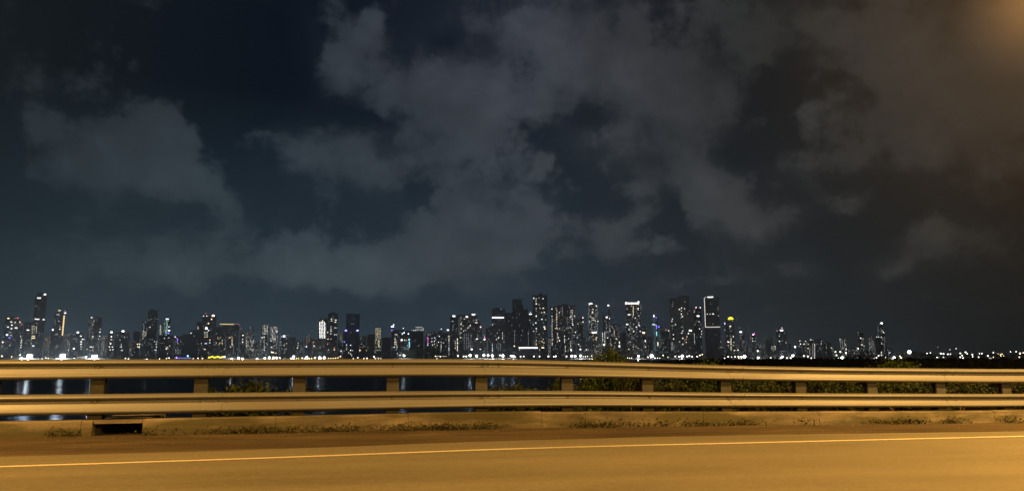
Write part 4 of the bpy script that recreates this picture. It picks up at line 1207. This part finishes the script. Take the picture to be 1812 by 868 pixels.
TT('F',2580,'662,762,162 758,862,135 858,905,248','788,258,18,16,W 765,272,26,11,W 818,265,13,18,W 785,287,18,13,W 785,320,18,24,W 795,345,30,18,W 780,358,14,12,W 693,370,16,18,W 687,393,28,12,W 697,438,18,14,W 725,427,20,14,W 790,452,16,12,W 800,492,20,14,W 790,513,24,13,W 703,530,18,18,W 705,573,20,18,W 800,567,18,15,W 768,603,20,9,W 800,627,20,15,W 842,550,20,14,O 857,518,20,16,W 835,575,18,18,O 835,608,18,16,O 820,590,12,10,O 875,488,58,22,S |690,612,684,6,30,9,D |710,640,684,4,12,9,D 843,705,24,9,O |698,200,240,3,6,8,D','brown double tower','broad brown double tower with a white sign low on its right wing', tone=(0.23,0.205,0.18), lit=0.012, ant=((790,106),), plant=False)
TT('F',2720,'905,988,268','935,253,24,20,M 978,253,20,18,W 935,250,10,9,S 957,340,50,15,S 915,300,14,12,W 920,282,14,10,W 967,398,20,14,W 972,470,16,15,W 995,465,16,14,W 993,495,18,18,W 998,522,18,16,W 982,552,14,12,W 985,430,12,12,D |917,525,622,9,11,11,W','pink-lamped tower','dark tower with two pinkish roof lamps and a white bar', tone=DK, lit=0.06)
TT('F',2620,'1012,1168,152','1090,145,82,15,S 1060,152,20,18,S 1026,300,9,296,N 1035,152,28,8,N 1050,320,14,10,W 1078,319,18,10,W 1110,318,36,12,W 1165,336,20,11,W 1085,215,10,8,D 1108,420,16,9,W 1105,452,148,9,N','neon-framed tower','dark slab outlined by a bright white light frame on left and foot', tone=(0.15,0.145,0.14), lit=0.012, plant=False, yaw=0.001)
TT('F',2760,'1040,1108,470 1105,1186,472','1075,520,28,12,D 1075,540,26,12,D 1180,602,46,10,W 1180,580,14,12,W 1205,655,12,10,W 1015,675,12,10,O','pale block below frame','pale block standing under the neon-framed slab', tone=PALE, lit=0.08, plant=False)
# ---- right
TT('G',2640,'14,112,382','70,445,32,15,W 65,466,14,10,W 18,418,26,22,B 18,408,14,10,P 18,482,15,15,W 102,550,18,14,W |78,562,690,9,15,14,O 50,605,26,18,W 108,608,20,15,W 50,640,22,14,W 100,640,20,14,W 65,605,12,12,O 113,692,20,12,W 45,600,16,10,O','yellow-domed tower','dark tower topped by a glowing yellow dome', tone=BR, lit=0.06, dome=(75,374,9.5,'Y'), plant=False)
TT('G',2800,'160,212,522','178,503,50,22,B 178,500,24,12,S 115,465,10,10,D','violet-roofed block','narrow dark block under a blue-white roof light', tone=DK, lit=0.14, ribs=0)
TT('G',2700,'112,160,640','150,688,26,12,W 118,690,20,12,W','low block beside the dome','low block with small white lights right of the yellow-domed tower', lit=0.15)
TT('G',2800,'278,338,545','308,528,36,22,M 318,518,18,18,M 305,530,16,12,S 285,570,14,18,R 298,568,12,16,O 300,595,20,14,W 328,596,16,14,W','pink-roofed block','short block with a pink roof light and red sign', lit=0.08)
TT('G',3100,'345,430,640','335,697,44,22,S 415,640,10,10,D','faint low hazy block','faint low hazy block right of the pink-roofed block', tone=PALE, lit=0.15)
TT('G',2950,'434,500,572 468,502,538 498,545,640','#490,645,540,690,14,10,10,O 525,650,14,12,W','hazy curved block','hazy grey block with a rounded top and warm specks below', tone=PALE, lit=0.05)
TT('G',2680,'543,648,500','595,486,58,22,S 598,460,18,14,W 598,470,10,10,R 548,490,11,22,W 573,545,14,12,W 575,597,18,13,W 628,515,14,10,D 660,612,18,14,W #580,690,645,712,7,8,8,D','lamp-roofed black tower','lone black tower with a brilliant blue-white roof lamp', tone=(0.13,0.135,0.145), lit=0.03)
TT('G',3000,'655,702,632','','dim block by lone tower','dim low block directly right of the lone black tower', tone=PALE, lit=0.06)
TT('G',2850,'705,818,652 772,800,602','735,655,28,30,S 785,600,20,18,W 790,625,18,17,W 777,648,16,14,W 797,660,10,10,D','low two-lamp flats','low dim flats with a big warm-white lamp at left', lit=0.06)
TT('G',2750,'818,942,595','843,597,12,14,W 895,582,24,15,W 915,585,14,10,W 870,628,20,18,W 825,628,20,13,W 868,671,24,10,O |935,630,755,13,9,8,W |915,630,755,13,8,7,D |885,680,755,8,8,7,D','dotted low flats','low wide flats with a dense dotted column at right', tone=BR, lit=0.1)
TT('G',2680,'940,1016,575','1018,596,14,13,W 1003,622,14,12,W 955,628,10,9,D 985,670,8,7,D','plain black flats','plain black flats right of the dotted low flats', tone=DK, lit=0.01)
TT('G',2900,'1014,1104,612','1055,667,12,9,W 1125,667,18,14,W','dim sloped flats','dim hazy flats sloping down, the last before the lamps', lit=0.05)
TT('H',2800,'28,92,545','35,543,18,10,W 83,548,14,12,W 90,597,14,26,W 65,628,12,9,O #32,555,86,625,16,7,7,D |120,630,640,2,12,16,W 135,628,10,18,W','isolated dotted block','isolated small block of dim dots before the dark headland', lit=0.25)
TT('H',2760,'198,258,482','232,530,22,18,O 255,535,12,10,O 245,593,36,12,W 290,606,28,10,W 212,630,32,22,S 210,480,16,10,K 300,630,10,10,D','headland dim tower','dim tower with a warm window behind the dark headland', lit=0.08)
TT('H',2820,'300,368,555 304,338,515','#310,560,360,640,22,7,7,D','grey dotted stub','pale grey dotted tower with a dark cap left of the last tall tower', tone=PALE, lit=0.25)
TT('H',2700,'372,412,525','385,520,20,13,W 410,520,16,13,W','black shaft','narrow black shaft attached to the last tall tower', tone=(0.09,0.09,0.09), lit=0.0, plant=False)
TT('H',2780,'394,436,385 412,470,480','447,387,34,22,S 437,460,26,13,W 452,475,18,13,W 432,520,18,12,W 435,583,12,10,W |432,665,695,3,16,12,W |462,520,670,10,5,7,D |400,420,500,6,6,8,D','last tall tower','last tall tower at right with a white lamp on its top corner', tone=(0.32,0.32,0.32), lit=0.15)
TT('H',2900,'470,548,632','510,670,30,9,W 490,640,10,8,D','low pale shed','low pale building right of the last tall tower', tone=PALE, lit=0.15, cat='building')

# needle mast standing between the violet and pink roofs
a = at_depth(*px_of('G', 262, 700), 2700); b = at_depth(*px_of('G', 250, 375), 2700)
root = empty('needle_mast', (a.x, a.y, -1.6)); tag(root, 'tall thin needle mast, pale and unlit, between the two pink and violet roofs', 'mast')
h = b.z + 1.6
MB().tube([(0,0,0),(0,0,h*0.55),(-2,0,h*0.9)], [3.4, 3.0, 2.2], 10).build('shaft', plain('pale_mast', (0.6,0.6,0.58), 0.6), root)
MB().tube([(-2,0,h*0.9),(-2.4,0,h)], [0.9, 0.3], 8).build('spike', MAST, root)

# ---- low hazy blocks in the gaps of the skyline, one by one
rng = random.Random(21)
def skyline_at(px):
    return min([t.top for t in TW if t.x0-1 <= px <= t.x1+1] or [632])
last = {}
x = 6.0
while x < 1560:
    w = rng.uniform(13, 26)
    mid = x + w/2
    tops = [skyline_at(x+w*q) for q in (0.1, 0.5, 0.9)]
    far = 1.0 if mid < 1300 else 0.45
    top = rng.uniform(590, 614) if far == 1.0 else rng.uniform(612, 624)
    if max(tops) > top + 5:
        near = min(TW[:87], key=lambda t: abs((t.x0+t.x1)/2 - mid))
        side = 'left' if mid < (near.x0+near.x1)/2 else 'right'
        if (near.ref, side) not in last:
            last[(near.ref, side)] = 1
            X, k = REG['A']
            bx = '%f,%f,%f' % (x*k, (x+w)*k, (top-500)*k)
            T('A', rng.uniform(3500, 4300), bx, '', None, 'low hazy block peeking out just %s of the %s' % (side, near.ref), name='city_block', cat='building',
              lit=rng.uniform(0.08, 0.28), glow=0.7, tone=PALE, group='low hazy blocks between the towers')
    x += w*rng.uniform(0.55, 0.9)

# ---- the floodlit low buildings at the water's edge
def pavilion(reg, X0, X1, Y0, Y1, depth, c, label, n):
    a = at_depth(*px_of(reg, X0, Y1), depth); b = at_depth(*px_of(reg, X1, Y0), depth)
    root = empty('waterfront_pavilion', ((a.x+b.x)/2, depth, -1.6)); tag(root, label, 'building')
    w = (b.x-a.x)/2; h = b.z+1.6
    m = MB().box(-w, w, 0, 9, 0, h*0.8)
    m.build('wall', FACADE, root)
    for k_, v in dict(seed=3.0, lit=0.3, glow=0.8, wall_tone=[0.3,0.3,0.3], tint=[1,1,1]).items(): root.children[0][k_] = v
    MB().box(-w-1, w+1, -1.5, 10.5, h*0.8, h*0.8+0.8).build('roof', ROOFING, root)
    for i in range(n):
        xx = -w + 2*w*(i+0.5)/n
        o = link('light_panel', win_mesh(c), root, (xx, -0.9, h*(0.30+0.3*((i*7) % 3)/2)))
        o.scale = (2*w/n*0.86, 0.5, h*0.34)
    return root
pavilion('B', 856, 1028, 742, 788, 2415, 'Y', 'low waterfront pavilion glowing bright yellow', 9)
pavilion('B', 535, 680, 762, 790, 2415, 'L', 'low waterfront pavilion lit in blue and cyan', 7)
pavilion('A', 785, 875, 748, 785, 2415, 'K', 'low warm-lit waterfront building between two white floodlights', 6)

# ---- lamps along the far shore
HEAD = {}
def head_mesh(c):
    if c not in HEAD:
        m = MB(); m.tube([(0,0,-0.5),(0,0,-0.2),(0,0,0.25),(0,0,0.5)], [0.3,0.5,0.5,0.22], 8)
        me = m.mesh('lamp_head')
        e = EM[c].copy(); e.name = 'lamp_' + EM[c].name
        e.node_tree.nodes['Principled BSDF'].inputs['Emission Strength'].default_value *= 2.2
        me.materials.append(e); HEAD[c] = me
    return HEAD[c]
POLEM = MB().tube([(0,0,0),(0,0,1)], [0.22, 0.14], 6).mesh('pole'); POLEM.materials.append(MAST)
LAMPS = []
def lamps(reg, spec):
    for tok in spec.split():
        X, Y, d, c = tok.split(',')
        LAMPS.append((*px_of(reg, float(X), float(Y)), float(d)/REG[reg][1], c))
lamps('A','225,775,34,B 20,750,24,O 10,782,20,O 395,780,20,W 580,780,22,W 760,775,26,W 470,766,16,O 495,772,14,O 430,776,12,W 120,755,14,O 205,738,16,O 700,688,14,D 1285,772,18,W 1315,778,20,W')
lamps('B','233,783,30,B 308,780,18,W 360,778,18,W 388,783,18,W 432,775,20,W 458,768,18,W 482,778,20,W 535,766,26,P 650,748,28,C 705,776,18,W 755,772,20,W 800,773,20,W 1102,775,24,B 1170,772,34,S 1210,778,36,S 10,776,16,W')
lamps('C','87,775,26,B 165,770,30,S 212,765,32,S 255,766,34,S 288,766,30,S 320,768,24,W 362,778,20,W 435,772,20,W 460,756,36,S 490,772,12,Y 510,772,12,Y 548,770,20,O 595,762,30,S 622,772,12,Y 645,772,14,Y 680,765,26,W 728,768,42,S 775,766,40,S 820,771,14,O 842,771,14,O 865,771,14,O 890,769,16,O 915,765,16,O 940,752,20,O 942,776,14,O 1072,775,14,W 1118,765,18,W 1180,775,18,W 1212,771,22,W 1283,755,22,W 1295,775,14,W')
lamps('D','10,755,22,W 20,775,14,W 55,773,12,W 80,773,10,W 318,745,36,B 250,722,12,D 275,740,12,D 640,750,18,O 655,775,16,W 690,755,14,O 780,785,14,O 870,748,26,W 875,776,14,W 928,752,22,W 955,752,22,W 995,742,38,S 1062,748,34,S 1135,741,34,S 1178,742,28,S')
lamps('E','123,745,36,S 230,745,36,S 308,747,18,W 333,750,40,S 360,758,14,W 412,752,22,W 444,752,20,W 549,752,22,W 607,752,22,W 697,752,26,W 752,754,18,W 772,750,26,W 882,752,24,W 935,750,32,S 970,750,32,S 1025,746,30,S 1052,752,12,O 1075,752,12,O 1098,752,12,O 1146,750,28,S 200,738,18,W')
lamps('F','22,748,14,W 235,768,14,W 255,769,14,W 275,769,14,W 345,749,28,S 443,760,20,W 482,748,52,S 515,768,18,W 540,770,14,W 565,771,12,W 598,741,20,O 648,760,12,W 723,752,18,W 763,755,22,W 796,750,42,S 843,752,22,W 868,748,24,W 895,755,20,W 945,753,18,W 975,741,22,O 1000,732,20,O')
lamps('G','13,770,18,W 50,755,22,W 85,758,14,W 120,755,20,W 155,755,26,W 158,770,20,O 187,758,28,S 217,754,44,S 358,767,32,S 485,768,20,W 587,768,24,B 603,757,24,B 652,768,20,W 690,768,28,W 712,745,32,S 825,748,26,W 865,752,22,W 902,770,22,W 935,770,20,W 1148,706,22,W 1158,740,24,W 1198,705,26,W 1255,717,26,W 1218,768,48,S 1180,772,22,W')
lamps('H','700,663,52,S 385,717,18,W 405,697,20,W 362,726,12,W 555,718,34,S 618,718,30,B 610,702,16,O 472,715,12,W 870,676,16,W 902,670,14,W 1002,677,24,W 1028,680,22,W 967,717,24,W 1028,712,14,W 1070,684,20,W 1095,683,16,W 1088,641,10,W 1148,630,10,W 1190,675,20,W 1208,695,18,W 1190,712,20,W 1217,720,18,W 1240,665,22,W 1255,680,16,W 1305,687,20,W 1308,708,16,W 1366,712,18,W 1375,678,14,W 1396,677,18,W 1455,700,22,W 1477,720,26,W 1507,668,18,W 1507,712,14,O 1552,680,10,O 1575,690,14,O 1590,682,14,O 1603,702,18,O 1580,702,12,O 1672,660,14,W 1725,660,16,W 1763,676,26,W 1757,712,18,O 1793,670,14,O 975,617,9,D')
LAMPS.sort()
CN = {'W':'white','S':'bright white','B':'cold white','O':'warm','P':'violet','C':'cyan','Y':'yellow','D':'dim','L':'blue'}
ORD = ['first','second','third','fourth','fifth','sixth','seventh','eighth','ninth','tenth','eleventh','twelfth','thirteenth','fourteenth','fifteenth','sixteenth','seventeenth','eighteenth','nineteenth','twentieth']
NAMED = [t for t in TW if t.ref]
buckets = {}
for L in LAMPS:
    if L[0] > 1590:
        zone = ('dark east shore', int((L[0]-1590)//1e9))
        key = ('right end of the shore', L[3])
    else:
        t = min(NAMED, key=lambda t: abs((t.x0+t.x1)/2 - L[0]))
        key = (t.ref, L[3])
    buckets.setdefault(key, []).append(L)
def ordinal(i):
    if i < 20: return ORD[i]
    return {20:'twenty-', 30:'thirty-', 40:'forty-'}[10*((i+1)//10)] .rstrip('-') + ('-' + ORD[(i+1) % 10 - 1] if (i+1) % 10 else 'th')
LIT = []
for (ref, c), ls in sorted(buckets.items(), key=lambda q: min(q[1])):
    for i, (px, py, d, cc) in enumerate(sorted(ls)):
        D = 2404 + 3*((int(px*7)) % 5)
        p = at_depth(px, py, D)
        ref2 = ref if ref.startswith('right end') else ref
        if len(ls) == 1: lab = 'lone %s shore lamp below the %s' % (CN[c], ref2)
        else: lab = '%s from left of the %s shore lamps below the %s' % (ordinal(i), CN[c], ref2)
        if ref.startswith('right end'): lab = lab.replace('below the', 'at the')
        o = empty('shore_lamp', (p.x, p.y, -1.6))
        tag(o, lab, 'lamp', 'lamps along the far shore')
        hh = p.z + 1.6
        po = link('pole', POLEM, o); po.scale = (1.2, 1.2, hh)
        hd = link('lamp_head', head_mesh(c), o, (0, 0, hh))
        s = d*D/F*(0.50 if c != 'S' else 0.58)
        hd.scale = (s, s, s*0.9)
    if c in 'SB' and (not LIT or px - LIT[-1] > 14):
        LIT.append(px)
        ld = bpy.data.lights.new('lamp_light', 'POINT')
        ld.energy = SHORE_W*(4.0 if d > 7.0 else 1.2); ld.color = (0.93, 0.97, 1.0); ld.shadow_soft_size = 1.5
        lo = bpy.data.objects.new('lamp_light', ld); COL.objects.link(lo)
        lo.location = (p.x, p.y - 3.5, p.z + 1.0)

# ---- four floodlight masts that mirror in the water (far left)
GLARE = emitter('floodlight_glare', (0.90, 0.96, 1.0), 22)
for i, (X, Y, d, lab) in enumerate(((302,760,66,'floodlight mast throwing a huge white glare, leftmost of three'), (642,756,66,'floodlight mast with huge white glare, middle one of three at left'), (967,765,64,'floodlight mast with huge white glare, right one of three at left'))):
    px, py = px_of('A', X, Y)
    D = 2420
    p = at_depth(px, py, D)
    o = empty('floodlight_mast', (p.x, p.y, -1.6)); tag(o, lab, 'floodlight', 'floodlights on the far shore')
    hh = p.z + 1.6
    s = 17.0
    hh += 3.0
    MB().tube([(0, 0.6, 0), (0, 0.6, hh+s*0.2)], [0.7, 0.45], 8).build('mast', MAST, o)
    MB().box(-s*0.5, s*0.5, 0.1, 0.9, -s*0.3, s*0.3).build('lamp_frame', MAST, o, (0, 0, hh))
    for jx in range(4):
        for jz in range(3):
            MB().dome((0,0,0), 1.8, 0.9, 10, 3).build('lamp', GLARE, o, (-s*0.36+jx*s*0.24, 0.05, hh-s*0.2+jz*s*0.2)).rotation_euler = (R(90), 0, 0)
    ld = bpy.data.lights.new('floodlight_beam', 'POINT')
    ld.energy = 0.8e6; ld.color = (0.90, 0.96, 1.0); ld.shadow_soft_size = 4.0;
    lo = bpy.data.objects.new('floodlight_beam', ld); COL.objects.link(lo)
    lo.parent = o; lo.location = (0, -5.0, hh)

# ================================================================ STREET LIGHT AND ADDED FILL ON THE NEAR ROAD
def offscreen_road_light(x, y, z, watts):
    ld = bpy.data.lights.new('offscreen_road_light', 'AREA')
    ld.shape = 'RECTANGLE'; ld.size, ld.size_y = 0.9, 0.45
    ld.energy = watts; ld.color = (1.0, 0.50, 0.105)
    lo = bpy.data.objects.new('offscreen_road_light', ld); COL.objects.link(lo)
    lo.location = (x, y, z); lo.rotation_euler = (R(14), 0, 0)
offscreen_road_light(13.5, 8.2, 9.5, LAMP_W*0.85)
offscreen_road_light(-13.5, 3.0, 9.5, LAMP_W*0.75)
offscreen_road_light(40.5, 13.6, 9.5, LAMP_W)
# two unseen fill lights behind the camera, added to brighten the near road
offscreen_road_light(10.0, -5.0, 9.5, LAMP_W*0.95)
offscreen_road_light(-16.0, -9.0, 9.5, LAMP_W*0.45)

# ================================================================ HAZE
hm = bpy.data.materials.new('haze_air'); hm.use_nodes = True
g = NT(hm.node_tree); g.n.clear()
ov = g.new('ShaderNodeOutputMaterial'); pv = g.new('ShaderNodeVolumePrincipled')
pv.inputs['Color'].default_value = (0.74, 0.85, 0.96, 1); pv.inputs['Density'].default_value = HAZE_D
pv.inputs['Anisotropy'].default_value = 0.3
g.l.new(pv.outputs[0], ov.inputs['Volume'])
hz = MB().box(-5200, 5200, -2000, 4800, SEA-1.5, 320).build('haze', hm)
tag(hz, kind='stuff')
